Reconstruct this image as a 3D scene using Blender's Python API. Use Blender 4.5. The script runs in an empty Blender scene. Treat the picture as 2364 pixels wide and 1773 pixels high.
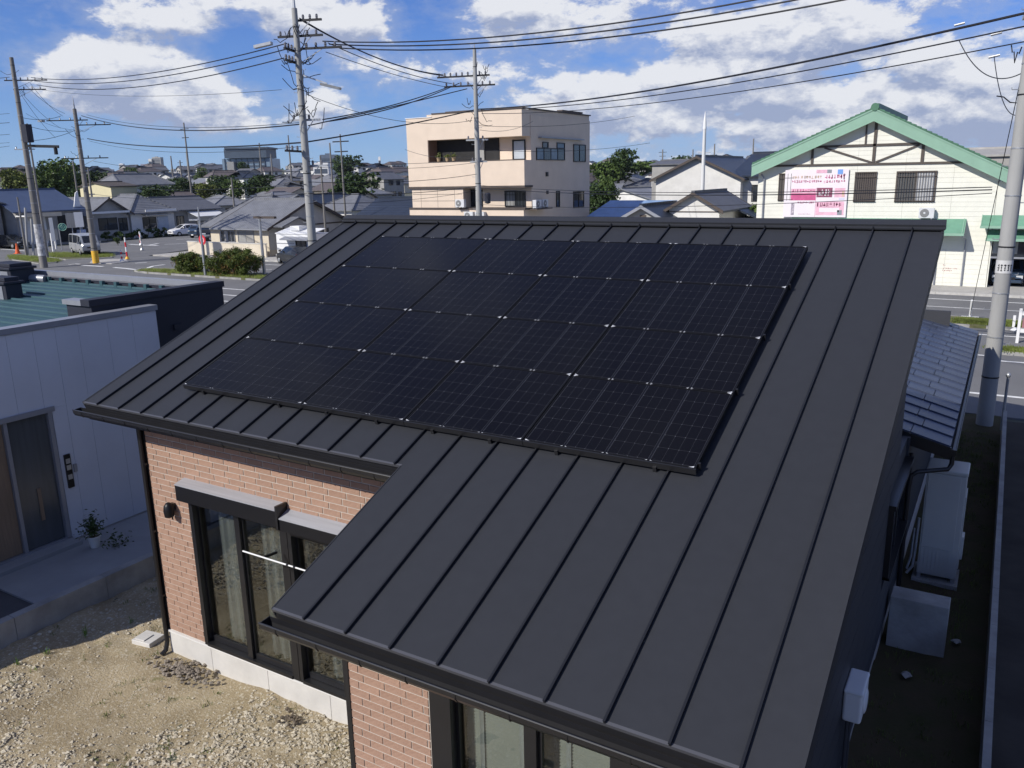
import bpy, math, random
import numpy as np
from mathutils import Vector, Matrix, Euler

random.seed(11)
SC = bpy.context.scene
COL = SC.collection
R = math.radians
W0, H0 = 2364.0, 1773.0                 # photograph size
FPX = 1901.145                          # focal length in photograph pixels
CAM = Vector((10.154, -6.216, 6.674))
EUL = Euler((R(75.874), R(1.087), R(30.739)), 'XYZ')
CM = EUL.to_matrix()

# ------------------------------------------------------------------ camera
cd = bpy.data.cameras.new('camera')
cam = bpy.data.objects.new('camera', cd)
COL.objects.link(cam)
cam.location = CAM
cam.rotation_euler = EUL
cd.sensor_fit = 'HORIZONTAL'
cd.sensor_width = 36.0
cd.lens = 36.0 * FPX / W0
cd.clip_start = 0.1
cd.clip_end = 9000.0
SC.camera = cam

# ------------------------------------------------------------------ exposure
vs = SC.view_settings
vs.view_transform = 'Standard'
vs.look = 'None'
vs.exposure = 0.0
vs.gamma = 1.0
try:
    vs.use_curve_mapping = False
except Exception:
    pass

# ------------------------------------------------------------------ sun
SUN_D = Vector((0.42, 0.91, -0.735)).normalized()      # direction the light travels
sl = bpy.data.lights.new('sun', 'SUN')
sl.energy = 4.8
sl.angle = R(0.53)
sl.color = (1.0, 0.955, 0.88)
so = bpy.data.objects.new('sun', sl)
COL.objects.link(so)
so.rotation_euler = SUN_D.to_track_quat('-Z', 'Y').to_euler()

# ------------------------------------------------------------------ sky with clouds
def ray(px, py):
    return CM @ Vector(((px - W0 / 2) / FPX, -(py - H0 / 2) / FPX, -1.0))

wd = bpy.data.worlds.new('World')
SC.world = wd
wd.use_nodes = True
nt = wd.node_tree
nt.nodes.clear()
def N(t, **kw):
    n = nt.nodes.new(t)
    for k, v in kw.items():
        setattr(n, k, v)
    return n
def Lk(a, b):
    nt.links.new(a, b)
def math_(op, a, b=None, clamp=False):
    n = N('ShaderNodeMath', operation=op, use_clamp=clamp)
    for i, x in enumerate((a, b)):
        if x is None:
            continue
        if isinstance(x, (int, float)):
            n.inputs[i].default_value = x
        else:
            Lk(x, n.inputs[i])
    return n.outputs[0]
sky = N('ShaderNodeTexSky', sky_type='NISHITA')
sky.sun_disc = False
sky.sun_elevation = math.asin(-SUN_D.z)
sky.sun_rotation = math.atan2(-SUN_D.x, -SUN_D.y)
sky.altitude = 50
sky.air_density = 1.0
sky.dust_density = 0.0
sky.ozone_density = 6.0
tc = N('ShaderNodeTexCoord')
sep = N('ShaderNodeSeparateXYZ')
Lk(tc.outputs['Generated'], sep.inputs[0])
az = math_('ARCTAN2', sep.outputs[0], sep.outputs[1])
el = math_('ARCSINE', sep.outputs[2])
zc = math_('ADD', math_('MAXIMUM', sep.outputs[2], 0.0), 0.13)
cxy = N('ShaderNodeCombineXYZ')
Lk(math_('DIVIDE', sep.outputs[0], zc), cxy.inputs[0])
Lk(math_('DIVIDE', sep.outputs[1], zc), cxy.inputs[1])
def noise(vec, scale, detail, rough, dist=0.0, off=(0, 0, 0)):
    mp = N('ShaderNodeMapping')
    mp.inputs['Location'].default_value = off
    Lk(vec, mp.inputs[0])
    n = N('ShaderNodeTexNoise')
    n.inputs['Scale'].default_value = scale
    n.inputs['Detail'].default_value = detail
    n.inputs['Roughness'].default_value = rough
    n.inputs['Distortion'].default_value = dist
    Lk(mp.outputs[0], n.inputs['Vector'])
    return n.outputs[0]
# angular coordinates: billows keep their size towards the horizon and lie flat
# cloud banks (photograph pixels: centre, half sizes, weight); elsewhere the noise alone decides
BANKS = [
    (300, 15, 150, 34, 0.31), (400, 52, 55, 22, 0.26), (235, 165, 110, 55, 0.36), (160, 165, 60, 55, 0.26), (470, 220, 120, 42, 0.26), (430, 140, 32, 30, 0.29), (340, 245, 150, 30, 0.19), (700, 45, 130, 46, 0.31), (850, 60, 90, 40, 0.26), (1260, 30, 170, 46, 0.36), (1090, 150, 120, 30, 0.19), (760, 235, 55, 34, 0.26), (960, 160, 90, 26, 0.17), (880, 140, 60, 24, 0.14), (1740, 110, 220, 45, 0.29), (1500, 195, 132, 38, 0.23), (2010, 60, 132, 45, 0.2), (1960, 225, 286, 38, 0.26), (2280, 140, 143, 45, 0.29), (1480, 270, 242, 28, 0.2), (2150, 290, 286, 32, 0.23), (1700, 185, 99, 32, 0.2), (640, 285, 120, 16, 0.1), (1330, 235, 90, 26, 0.2), (990, 60, 80, 60, -0.26), (520, 105, 70, 45, -0.2), (60, 60, 120, 70, -0.26), (570, 60, 40, 60, -0.24), (1480, 85, 60, 50, -0.16), (2180, 45, 100, 36, -0.16), (50, 260, 110, 90, -0.22), (400, 375, 420, 50, -0.26), (1560, 130, 160, 20, -0.19), (2090, 200, 110, 18, -0.18), (1760, 250, 200, 12, -0.14), (640, 175, 60, 60, -0.16), (1420, 150, 60, 30, -0.1), (1900, 165, 130, 16, -0.14), (2000, 262, 160, 10, -0.13), (1650, 30, 70, 30, -0.11), (1850, 290, 420, 40, 0.16), (1650, 150, 200, 50, 0.14), (2150, 230, 220, 50, 0.16), (1120, 60, 60, 30, 0.1), (1760, 60, 140, 40, 0.14),
]
def density(de):
    e2 = math_('ADD', el, de) if de else el
    ang = N('ShaderNodeCombineXYZ')
    Lk(az, ang.inputs[0])
    Lk(math_('MULTIPLY', e2, 1.9), ang.inputs[1])
    big = noise(ang.outputs[0], 6.5, 4, 0.55, 0.1, (3.1, 1.7, 0.4))
    fine = noise(ang.outputs[0], 21.0, 10, 0.64, 0.15, (7.3, 2.2, 1.1))
    acc = None
    for (px, py, sx, sy, w) in BANKS:
        d = ray(px, py).normalized()
        a0, e0 = math.atan2(d.x, d.y), math.asin(d.z)
        dx = math_('DIVIDE', math_('SUBTRACT', az, a0), sx / FPX)
        dy = math_('DIVIDE', math_('SUBTRACT', e2, e0), sy / FPX)
        r2 = math_('ADD', math_('MULTIPLY', dx, dx), math_('MULTIPLY', dy, dy))
        g = math_('MULTIPLY', math_('POWER', 2.718, math_('MULTIPLY', r2, -0.7)), w)
        acc = g if acc is None else math_('ADD', acc, g)
    return math_('ADD', math_('ADD', math_('MULTIPLY', big, 0.85), math_('MULTIPLY', fine, 0.95)), acc)
dens0 = density(0.0)
dens1 = density(0.018)
def ramp(x, a, b):
    m = N('ShaderNodeMapRange', interpolation_type='SMOOTHSTEP')
    m.inputs[1].default_value, m.inputs[2].default_value = a, b
    Lk(x, m.inputs[0])
    return m.outputs[0]
cover = ramp(dens0, 0.955, 1.10)
# sunlit tops, greyer bellies where more cloud lies above
belly = math_('ADD', math_('MULTIPLY', ramp(math_('ADD', math_('MULTIPLY', dens1, 0.62), math_('MULTIPLY', dens0, 0.38)), 0.98, 1.40), 0.58), math_('ADD', math_('MULTIPLY', math_('SUBTRACT', dens1, dens0), 3.2), 0.22), True)
mixc = N('ShaderNodeMix', data_type='RGBA')
Lk(belly, mixc.inputs[0])
mixc.inputs[6].default_value = (9.6, 9.75, 10.2, 1)
mixc.inputs[7].default_value = (3.9, 4.6, 6.6, 1)
tint = N('ShaderNodeMix', data_type='RGBA', blend_type='MULTIPLY')
tint.inputs[0].default_value = 1.0
Lk(sky.outputs[0], tint.inputs[6])
tint.inputs[7].default_value = (0.24, 0.58, 1.24, 1)
veil = N('ShaderNodeMix', data_type='RGBA')
Lk(math_('MULTIPLY', math_('POWER', 2.718, math_('MULTIPLY', math_('ABSOLUTE', el), -7.5)), 0.85), veil.inputs[0])
Lk(tint.outputs[2], veil.inputs[6])
veil.inputs[7].default_value = (4.3, 6.1, 8.8, 1)
thin = N('ShaderNodeMix', data_type='RGBA')
Lk(math_('MULTIPLY', ramp(dens0, 0.70, 1.02), 0.42), thin.inputs[0])
Lk(veil.outputs[2], thin.inputs[6])
thin.inputs[7].default_value = (4.9, 5.6, 7.4, 1)
mixs = N('ShaderNodeMix', data_type='RGBA')
Lk(math_('MULTIPLY', cover, 0.93), mixs.inputs[0])
Lk(thin.outputs[2], mixs.inputs[6])
Lk(mixc.outputs[2], mixs.inputs[7])
bg = N('ShaderNodeBackground')
bg.inputs[1].default_value = 0.086
Lk(mixs.outputs[2], bg.inputs[0])
wo = N('ShaderNodeOutputWorld')
Lk(bg.outputs[0], wo.inputs[0])

# ------------------------------------------------------------------ helpers: pixels to places
def on_z(px, py, z=0.0):
    d = ray(px, py)
    return CAM + d * ((z - CAM.z) / d.z)
def on_y(px, py, y):
    d = ray(px, py)
    return CAM + d * ((y - CAM.y) / d.y)
def on_x(px, py, x):
    d = ray(px, py)
    return CAM + d * ((x - CAM.x) / d.x)
def at(px, py, dep):
    return CAM + ray(px, py) * dep
def proj(P):
    q = CM.transposed() @ (Vector(P) - CAM)
    return (W0 / 2 + FPX * q.x / -q.z, H0 / 2 - FPX * q.y / -q.z)
def depth(P):
    return -(CM.transposed() @ (Vector(P) - CAM)).z

# ------------------------------------------------------------------ helpers: materials
MATS = {}
def mat(name, col, rough=0.6, var=0.12, scale=6.0, bump=0.0, bscale=None, metal=0.0, spec=0.4, rnd=0.0, stretch=None, col2=None, emit=None):
    """Principled material with noise variation of the colour, fine bump, and a per-object shift (rnd)."""
    if name in MATS:
        return MATS[name]
    m = bpy.data.materials.new(name)
    m.use_nodes = True
    t = m.node_tree
    b = t.nodes['Principled BSDF']
    b.inputs['Roughness'].default_value = rough
    b.inputs['Metallic'].default_value = metal
    b.inputs['Specular IOR Level'].default_value = spec
    c = (col[0], col[1], col[2], 1)
    b.inputs['Base Color'].default_value = c
    if var > 0 or bump > 0 or col2:
        tcn = t.nodes.new('ShaderNodeTexCoord')
        src = tcn.outputs['Object']
        if stretch:
            mp = t.nodes.new('ShaderNodeMapping')
            mp.inputs['Scale'].default_value = stretch
            t.links.new(src, mp.inputs[0])
            src = mp.outputs[0]
        nz = t.nodes.new('ShaderNodeTexNoise')
        nz.inputs['Scale'].default_value = scale
        nz.inputs['Detail'].default_value = 6
        nz.inputs['Roughness'].default_value = 0.6
        t.links.new(src, nz.inputs['Vector'])
        mx = t.nodes.new('ShaderNodeMix')
        mx.data_type = 'RGBA'
        mr = t.nodes.new('ShaderNodeMapRange')
        mr.inputs[1].default_value, mr.inputs[2].default_value = 0.3, 0.7
        t.links.new(nz.outputs[0], mr.inputs[0])
        t.links.new(mr.outputs[0], mx.inputs[0])
        a = col2 or tuple(min(1, x * (1 + var)) for x in col)
        z = col if col2 else tuple(x * (1 - var) for x in col)
        mx.inputs[6].default_value = (z[0], z[1], z[2], 1)
        mx.inputs[7].default_value = (a[0], a[1], a[2], 1)
        out = mx.outputs[2]
        if rnd > 0:
            oi = t.nodes.new('ShaderNodeObjectInfo')
            hs = t.nodes.new('ShaderNodeHueSaturation')
            r2 = t.nodes.new('ShaderNodeMapRange')
            r2.inputs[3].default_value, r2.inputs[4].default_value = 1 - rnd, 1 + rnd
            t.links.new(oi.outputs['Random'], r2.inputs[0])
            t.links.new(r2.outputs[0], hs.inputs['Value'])
            t.links.new(out, hs.inputs['Color'])
            out = hs.outputs[0]
        t.links.new(out, b.inputs['Base Color'])
        if bump > 0:
            n2 = t.nodes.new('ShaderNodeTexNoise')
            n2.inputs['Scale'].default_value = bscale or scale * 8
            n2.inputs['Detail'].default_value = 4
            t.links.new(src, n2.inputs['Vector'])
            bp = t.nodes.new('ShaderNodeBump')
            bp.inputs['Strength'].default_value = bump
            bp.inputs['Distance'].default_value = 0.02
            t.links.new(n2.outputs[0], bp.inputs['Height'])
            t.links.new(bp.outputs[0], b.inputs['Normal'])
    MATS[name] = m
    return m

def glass_mat(name, tint, refl=0.06, rough=0.01):
    """Thin pane: mostly clear, mirror reflection growing at grazing angles."""
    m = bpy.data.materials.new(name)
    m.use_nodes = True
    t = m.node_tree
    t.nodes.clear()
    o = t.nodes.new('ShaderNodeOutputMaterial')
    tr = t.nodes.new('ShaderNodeBsdfTransparent')
    tr.inputs[0].default_value = (tint[0], tint[1], tint[2], 1)
    gl = t.nodes.new('ShaderNodeBsdfGlossy')
    gl.inputs['Roughness'].default_value = rough
    fr = t.nodes.new('ShaderNodeLayerWeight')
    fr.inputs[0].default_value = 0.22
    mr = t.nodes.new('ShaderNodeMapRange')
    mr.inputs[3].default_value, mr.inputs[4].default_value = refl, 0.6
    t.links.new(fr.outputs['Fresnel'], mr.inputs[0])
    mx = t.nodes.new('ShaderNodeMixShader')
    t.links.new(mr.outputs[0], mx.inputs[0])
    t.links.new(tr.outputs[0], mx.inputs[1])
    t.links.new(gl.outputs[0], mx.inputs[2])
    t.links.new(mx.outputs[0], o.inputs[0])
    MATS[name] = m
    return m

# ------------------------------------------------------------------ helpers: meshes
class MB:
    def __init__(s):
        s.v, s.f, s.m, s.uv, s.mi = [], [], [], None, 0
    def add(s, vs, fs):
        o = len(s.v)
        s.v += [tuple(p) for p in vs]
        s.f += [tuple(i + o for i in f) for f in fs]
        s.m += [s.mi] * len(fs)
        return s
    def box(s, x0, x1, y0, y1, z0, z1):
        v = [(x, y, z) for z in (z0, z1) for y in (y0, y1) for x in (x0, x1)]
        return s.add(v, [(0, 2, 3, 1), (4, 5, 7, 6), (0, 1, 5, 4), (2, 6, 7, 3), (0, 4, 6, 2), (1, 3, 7, 5)])
    def obox(s, c, ax, ay, az):
        c, ax, ay, az = Vector(c), Vector(ax), Vector(ay), Vector(az)
        v = [c + ax * i + ay * j + az * k for k in (-1, 1) for j in (-1, 1) for i in (-1, 1)]
        return s.add(v, [(0, 2, 3, 1), (4, 5, 7, 6), (0, 1, 5, 4), (2, 6, 7, 3), (0, 4, 6, 2), (1, 3, 7, 5)])
    def beam(s, p, q, w, h, up=(0, 0, 1)):
        p, q = Vector(p), Vector(q)
        d = q - p
        L = d.length
        d.normalize()
        sd = d.cross(Vector(up))
        if sd.length < 1e-4:
            sd = d.cross(Vector((1, 0, 0)))
        sd.normalize()
        u = sd.cross(d)
        return s.obox((p + q) / 2, d * L / 2, sd * w / 2, u * h / 2)
    def prism(s, poly, vec):
        poly = [Vector(p) for p in poly]
        vec = Vector(vec)
        n = len(poly)
        v = poly + [p + vec for p in poly]
        fs = [tuple(range(n))[::-1], tuple(range(n, 2 * n))]
        fs += [(i, (i + 1) % n, n + (i + 1) % n, n + i) for i in range(n)]
        return s.add(v, fs)
    def tube(s, pts, r, n=6, caps=True):
        pts = [Vector(p) for p in pts]
        k = len(pts)
        rs = [r] * k if isinstance(r, (int, float)) else r
        v, fs = [], []
        ref = None
        for i, p in enumerate(pts):
            d = (pts[min(i + 1, k - 1)] - pts[max(i - 1, 0)])
            d = d.normalized() if d.length > 1e-9 else Vector((0, 0, 1))
            if ref is None:
                ref = Vector((1, 0, 0)) if abs(d.x) < 0.8 else Vector((0, 1, 0))
            a = (ref - d * ref.dot(d))
            a = a.normalized() if a.length > 1e-6 else d.orthogonal().normalized()
            ref = a
            b = d.cross(a)
            for j in range(n):
                t = 2 * math.pi * j / n
                v.append(p + (a * math.cos(t) + b * math.sin(t)) * rs[i])
        for i in range(k - 1):
            for j in range(n):
                fs.append((i * n + j, i * n + (j + 1) % n, (i + 1) * n + (j + 1) % n, (i + 1) * n + j))
        if caps:
            fs.append(tuple(range(n))[::-1])
            fs.append(tuple((k - 1) * n + j for j in range(n)))
        return s.add(v, fs)
    def lathe(s, prof, n, o=(0, 0, 0), axis='z'):
        v, fs = [], []
        for (r, z) in prof:
            for j in range(n):
                t = 2 * math.pi * j / n
                a, b = r * math.cos(t), r * math.sin(t)
                p = (a, b, z) if axis == 'z' else ((z, a, b) if axis == 'x' else (a, z, b))
                v.append((p[0] + o[0], p[1] + o[1], p[2] + o[2]))
        for i in range(len(prof) - 1):
            for j in range(n):
                fs.append((i * n + j, i * n + (j + 1) % n, (i + 1) * n + (j + 1) % n, (i + 1) * n + j))
        fs.append(tuple(range(n))[::-1])
        fs.append(tuple((len(prof) - 1) * n + j for j in range(n)))
        return s.add(v, fs)
    def rock(s, c, r, sq=0.6):
        c = Vector(c)
        v = []
        for d in ((1, 0, 0), (-1, 0, 0), (0, 1, 0), (0, -1, 0), (0, 0, 1), (0, 0, -1), (.6, .6, .5), (-.6, .5, .5), (.5, -.6, .4), (-.5, -.6, .5)):
            k = r * random.uniform(0.75, 1.25)
            v.append((c.x + d[0] * k, c.y + d[1] * k * random.uniform(.7, 1.1), c.z + d[2] * k * sq))
        fs = [(4, 6, 7), (4, 7, 9), (4, 9, 8), (4, 8, 6), (0, 2, 6), (2, 7, 6), (2, 1, 7), (1, 9, 7), (1, 3, 9), (3, 8, 9), (3, 0, 8), (0, 6, 8), (5, 2, 0), (5, 1, 2), (5, 3, 1), (5, 0, 3)]
        return s.add(v, fs)

def mesh_of(name, mb, mats, smooth=None):
    me = bpy.data.meshes.new(name)
    me.from_pydata(mb.v, [], mb.f)
    for m in (mats if isinstance(mats, (list, tuple)) else [mats]):
        me.materials.append(m)
    if len(me.materials) > 1:
        me.polygons.foreach_set('material_index', mb.m)
    if mb.uv:
        ul = me.uv_layers.new(name='uv')
        ul.data.foreach_set('uv', mb.uv)
    if smooth:
        me.polygons.foreach_set('use_smooth', [True] * len(me.polygons))
        me.set_sharp_from_angle(angle=R(smooth))
    me.update()
    return me
def put(name, me, parent=None, loc=None, label=None, rot=None):
    o = bpy.data.objects.new(name, me)
    COL.objects.link(o)
    if parent is not None:
        o.parent = parent
    if loc is not None:
        o.location = loc
    if rot is not None:
        o.rotation_euler = rot
    if label:
        o['label'] = label
    return o
def part(name, mb, mats, parent=None, label=None, smooth=None, loc=None, bevel=0.0, rot=None):
    o = put(name, mesh_of(name, mb, mats, smooth), parent, loc, label, rot)
    if bevel:
        bm_ = o.modifiers.new('bevel', 'BEVEL')
        bm_.width = bevel
        bm_.segments = 3
        bm_.limit_method = 'ANGLE'
        bm_.harden_normals = False
    return o
def tag(o, label, cat, group=None):
    o['label'], o['category'] = label, cat
    if group:
        o['group'] = group
    return o
def thing(name, label, cat, loc=(0, 0, 0), rotz=0.0, group=None, scale=None):
    o = bpy.data.objects.new(name, None)
    o.empty_display_size = 0.2
    COL.objects.link(o)
    o.location = loc
    o.rotation_euler = (0, 0, rotz)
    if scale:
        o.scale = (scale,) * 3 if isinstance(scale, (int, float)) else scale
    return tag(o, label, cat, group)
def struct(name, mb, mats, **kw):
    o = part(name, mb, mats, **kw)
    o['kind'] = 'structure'
    return o
def copy_tree(o, parent=None):
    c = o.copy()
    COL.objects.link(c)
    if parent is not None:
        c.parent = parent
    for ch in list(o.children):
        copy_tree(ch, c)
    return c
def G(px, py, z=0.0):
    return on_z(px, py, z)

# ------------------------------------------------------------------ shared materials
m_white = mat('white_paint', (.74, .74, .73), .55, .04, 2, .03)
m_black = mat('black_aluminium', (.014, .014, .016), .32, .1, 4, spec=.5)
m_conc = mat('concrete', (.46, .45, .42), .85, .16, 3, .25)
m_conc_d = mat('old_concrete', (.30, .295, .28), .9, .25, 2.2, .35)
m_asph = mat('asphalt', (.155, .155, .158), .9, .14, .35, .35, 60)
m_road_w = mat('road_paint', (.72, .72, .70), .7, .2, 3)
m_soil = mat('soil', (.20, .16, .105), .95, .3, 1.2, .4)
m_dark = mat('dark_interior', (.02, .02, .021), .8, .3, 2)
m_steel = mat('galvanised_steel', (.42, .43, .44), .42, .12, 5, metal=.6)
m_pole = mat('pole_concrete', (.33, .33, .32), .85, .14, 1.5, .2, stretch=(1, 1, .25))
m_pole_d = mat('weathered_pole_concrete', (.20, .19, .175), .9, .2, 1.2, .2, stretch=(1, 1, .2))
m_wire = mat('black_cable', (.012, .012, .015), .5, 0)
m_tilegrey = mat('grey_roof_tile', (.19, .195, .21), .5, .2, 1.5, .3, 9, rnd=.12)
m_wall_cream = mat('cream_render', (.62, .55, .43), .8, .08, 1.2, .1)
m_wall_white = mat('white_render', (.66, .65, .62), .8, .1, 1.0, .1, rnd=.08)
m_wall_grey = mat('grey_render', (.36, .35, .33), .85, .15, 1.0, .15, rnd=.15)
m_wood = mat('dark_timber', (.085, .07, .06), .7, .2, 3, .1, stretch=(1, 1, 6))
m_tyre = mat('tyre_rubber', (.018, .018, .018), .8, .1)
m_pane = mat('window_pane', (.025, .03, .038), .06, .25, .8, spec=.8)
m_curt = mat('pale_curtain', (.30, .30, .29), .9, .25, 2, stretch=(9, 9, .3))
m_orange = mat('orange_plastic', (.75, .13, .03), .5, .05)
m_red = mat('red_plastic', (.62, .03, .04), .45, .05)
m_yellow = mat('yellow_paint', (.75, .43, .04), .5, .08)
m_leaf = mat('leaf_green', (.075, .115, .03), .6, .5, 1.3, spec=.2)
m_leaf_d = mat('leaf_dark', (.042, .070, .022), .6, .5, 1.0, spec=.2)
m_leaf_y = mat('leaf_yellowish', (.12, .14, .035), .6, .5, 1.0, spec=.2)
m_bark = mat('bark', (.09, .07, .05), .9, .3, 4, .4)
# ================================================================== ground of the plot and the far ground
def soil_material():
    m = bpy.data.materials.new('yard_soil')
    m.use_nodes = True
    t = m.node_tree
    b = t.nodes['Principled BSDF']
    b.inputs['Roughness'].default_value = .95
    b.inputs['Specular IOR Level'].default_value = .15
    tcn = t.nodes.new('ShaderNodeTexCoord')
    def nz(scale, det, rough=.6):
        n = t.nodes.new('ShaderNodeTexNoise')
        n.inputs['Scale'].default_value = scale
        n.inputs['Detail'].default_value = det
        n.inputs['Roughness'].default_value = rough
        t.links.new(tcn.outputs['Object'], n.inputs['Vector'])
        return n.outputs[0]
    def mr(x, a, c):
        n = t.nodes.new('ShaderNodeMapRange')
        n.inputs[1].default_value, n.inputs[2].default_value = a, c
        t.links.new(x, n.inputs[0])
        return n.outputs[0]
    def mix(f, a, c):
        n = t.nodes.new('ShaderNodeMix')
        n.data_type = 'RGBA'
        t.links.new(f, n.inputs[0])
        for i, x in ((6, a), (7, c)):
            if isinstance(x, tuple):
                n.inputs[i].default_value = x + (1,)
            else:
                t.links.new(x, n.inputs[i])
        return n.outputs[2]
    base = mix(mr(nz(1.1, 6), .35, .65), (.285, .225, .135), (.42, .345, .225))
    chips = mix(mr(nz(22, 4, .7), .52, .66), base, (.53, .475, .365))
    moss = mix(mr(nz(2.3, 8, .7), .60, .74), chips, (.14, .15, .05))
    t.links.new(moss, b.inputs['Base Color'])
    bp = t.nodes.new('ShaderNodeBump')
    bp.inputs['Strength'].default_value = .8
    bp.inputs['Distance'].default_value = .03
    t.links.new(nz(38, 5, .7), bp.inputs['Height'])
    t.links.new(bp.outputs[0], b.inputs['Normal'])
    return m
m_yard = soil_material()

from mathutils import noise as mnoise
SM = [on_z(255, 1610), on_z(330, 1560), on_z(480, 1560)]          # smooth trodden patch
def rough_at(x, y):
    d = min((Vector((x, y, 0)) - p).length for p in SM)
    k = mnoise.noise(Vector((x * 1.3, y * 1.3, 4.2))) * .5
    return max(0.0, min(1.0, (d - .62 + k) / .7))
def yard_z(x, y):
    r = rough_at(x, y)
    h = mnoise.noise(Vector((x * .9, y * .9, .3))) * .05
    h += mnoise.noise(Vector((x * 4.3, y * 4.3, 1.3))) * .022 * (.35 + r)
    h += mnoise.noise(Vector((x * 11, y * 11, 2.3))) * .014 * r
    return h - .02
def yard_mesh(x0, x1, y0, y1, st):
    mb = MB()
    nx, ny = int((x1 - x0) / st) + 1, int((y1 - y0) / st) + 1
    v = [(x0 + i * st, y0 + j * st, yard_z(x0 + i * st, y0 + j * st)) for j in range(ny) for i in range(nx)]
    f = [(j * nx + i, j * nx + i + 1, (j + 1) * nx + i + 1, (j + 1) * nx + i) for j in range(ny - 1) for i in range(nx - 1)]
    return mb.add(v, f)
o = part('yard_soil', yard_mesh(-2.3, 5.9, -3.4, 3.4, .05), m_yard, smooth=180)
o['kind'] = 'structure'
mb = MB().box(-2.3, 10.5, -16, -3.4, -.3, -.02)
struct('yard_ground', mb, m_yard)
m_side = mat('dark_strip_soil', (.075, .056, .038), .95, .35, 2.0, .5, 25, spec=.1, col2=(.05, .052, .024))  # the soil of this strip is dark itself
mb = MB()
st = .12
nx, ny = 48, 130
v = [(5.2 + i * st, 1.2 + j * st - 5.0, mnoise.noise(Vector((i * .5, j * .5, 3))) * .02 + mnoise.noise(Vector((i * .11, j * .11, 8))) * .04 - .015) for j in range(200) for i in range(46)]
f = [(j * 46 + i, j * 46 + i + 1, (j + 1) * 46 + i + 1, (j + 1) * 46 + i) for j in range(199) for i in range(45)]
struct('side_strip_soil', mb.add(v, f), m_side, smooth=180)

# far ground, gently rising behind the town so that its roofs stack up to the skyline
def ter_z(x, y):
    d = math.hypot(x - CAM.x, y - CAM.y)
    k = max(0.0, min(1.0, (d - 130) / 615.0))
    return -.06 + 16.0 * k ** 1.2
mb = MB()
rings = [0, 30, 60, 90, 129, 145, 170, 220, 280, 350, 430, 520, 620, 740, 880, 1100, 1500, 2200, 3200, 4500, 6500]
na = 72
v, f = [], []
for r_ in rings:
    for j in range(na):
        a = 2 * math.pi * j / na
        x, y = CAM.x + r_ * math.cos(a), CAM.y + r_ * math.sin(a)
        v.append((x, y, ter_z(x, y)))
for i in range(len(rings) - 1):
    for j in range(na):
        f.append((i * na + j, i * na + (j + 1) % na, (i + 1) * na + (j + 1) % na, (i + 1) * na + j))
m_ter = mat('town_ground', (.13, .125, .11), .95, .3, .05, 0, col2=(.07, .085, .045))
struct('terrain', mb.add(v, f), m_ter, smooth=180)

# ================================================================== the dark roofed house
S = 0.455
TH = R(21.16)
CT, ST = math.cos(TH), math.sin(TH)
ZE = 3.845
def rp(x, v, h=0.0):
    return Vector((x, v * CT - h * ST, ZE + v * ST + h * CT))
m_roof = mat('charcoal_steel_roof', (.0295, .0312, .0365), .5, .05, 9.0, .10, 2.2, spec=.24, rnd=.03)
m_seam = mat('dark_seam_steel', (.014, .015, .019), .4, .05, 3, spec=.3)
XL, XI, XR = -.32, 5.088, 9.432
VU, VL, VR = 0.0, -1.962, 5.73
house = thing('brick_house', 'single storey brick tiled house under a dark standing seam roof that carries solar panels', 'house', (0, 0, 0))
mb = MB()
deck = [rp(XL + .01, VU + .01, -.014), rp(XI, VU + .01, -.014), rp(XI, VL + .01, -.014), rp(XR - .01, VL + .01, -.014), rp(XR - .01, VR + .2, -.014), rp(XL + .01, VR + .2, -.014)]
roof = part('roof', mb.prism(deck, Vector((0, ST, -CT)) * .15), m_black, house)
edges = [XL] + [i * S for i in range(21)] + [XR]
for i in range(len(edges) - 1):
    a, b = edges[i] + .003, edges[i + 1] - .003
    if b <= XI:
        poly = [(a, VU), (b, VU), (b, VR), (a, VR)]
    elif a >= XI:
        poly = [(a, VL), (b, VL), (b, VR), (a, VR)]
    else:
        poly = [(a, VU), (XI, VU), (XI, VL), (b, VL), (b, VR), (a, VR)]
    part('roof_panel', MB().prism([rp(x, v_, 0) for x, v_ in poly], Vector((0, ST, -CT)) * .012), m_roof, roof)
for i in range(21):
    x = i * S
    v0 = VU if x < XI else VL
    mb = MB()
    mb.prism([rp(x - .007, v0 - .012, 0), rp(x - .007, v0 - .012, .020), rp(x - .010, v0 - .012, .022), rp(x - .010, v0 - .012, .029), rp(x + .008, v0 - .012, .029), rp(x + .008, v0 - .012, 0)], Vector((0, CT, ST)) * (VR - v0 + .03))
    mb.prism([rp(x - .008, VR - .012, .03), rp(x + .008, VR - .012, .03), rp(x + .006, VR - .012, .066), rp(x - .006, VR - .012, .066)], Vector((0, CT, ST)) * .012)
    part('seam', mb, m_seam, roof)
mb = MB()
cap = [rp(XL - .03, VR, .02), rp(XL - .03, VR, .04), rp(XL - .03, VR + .05, .042), rp(XL - .03, VR + .05, .068), rp(XL - .03, VR + .20, .075), rp(XL - .03, VR + .22, -.06)]
part('ridge_cap', mb.prism(cap, Vector((XR - XL + .06, 0, 0))), m_roof, roof)
part('high_rear_wall', MB().box(.2, 9.16, 5.46, 5.545, .35, 5.74), m_black, house)
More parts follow.
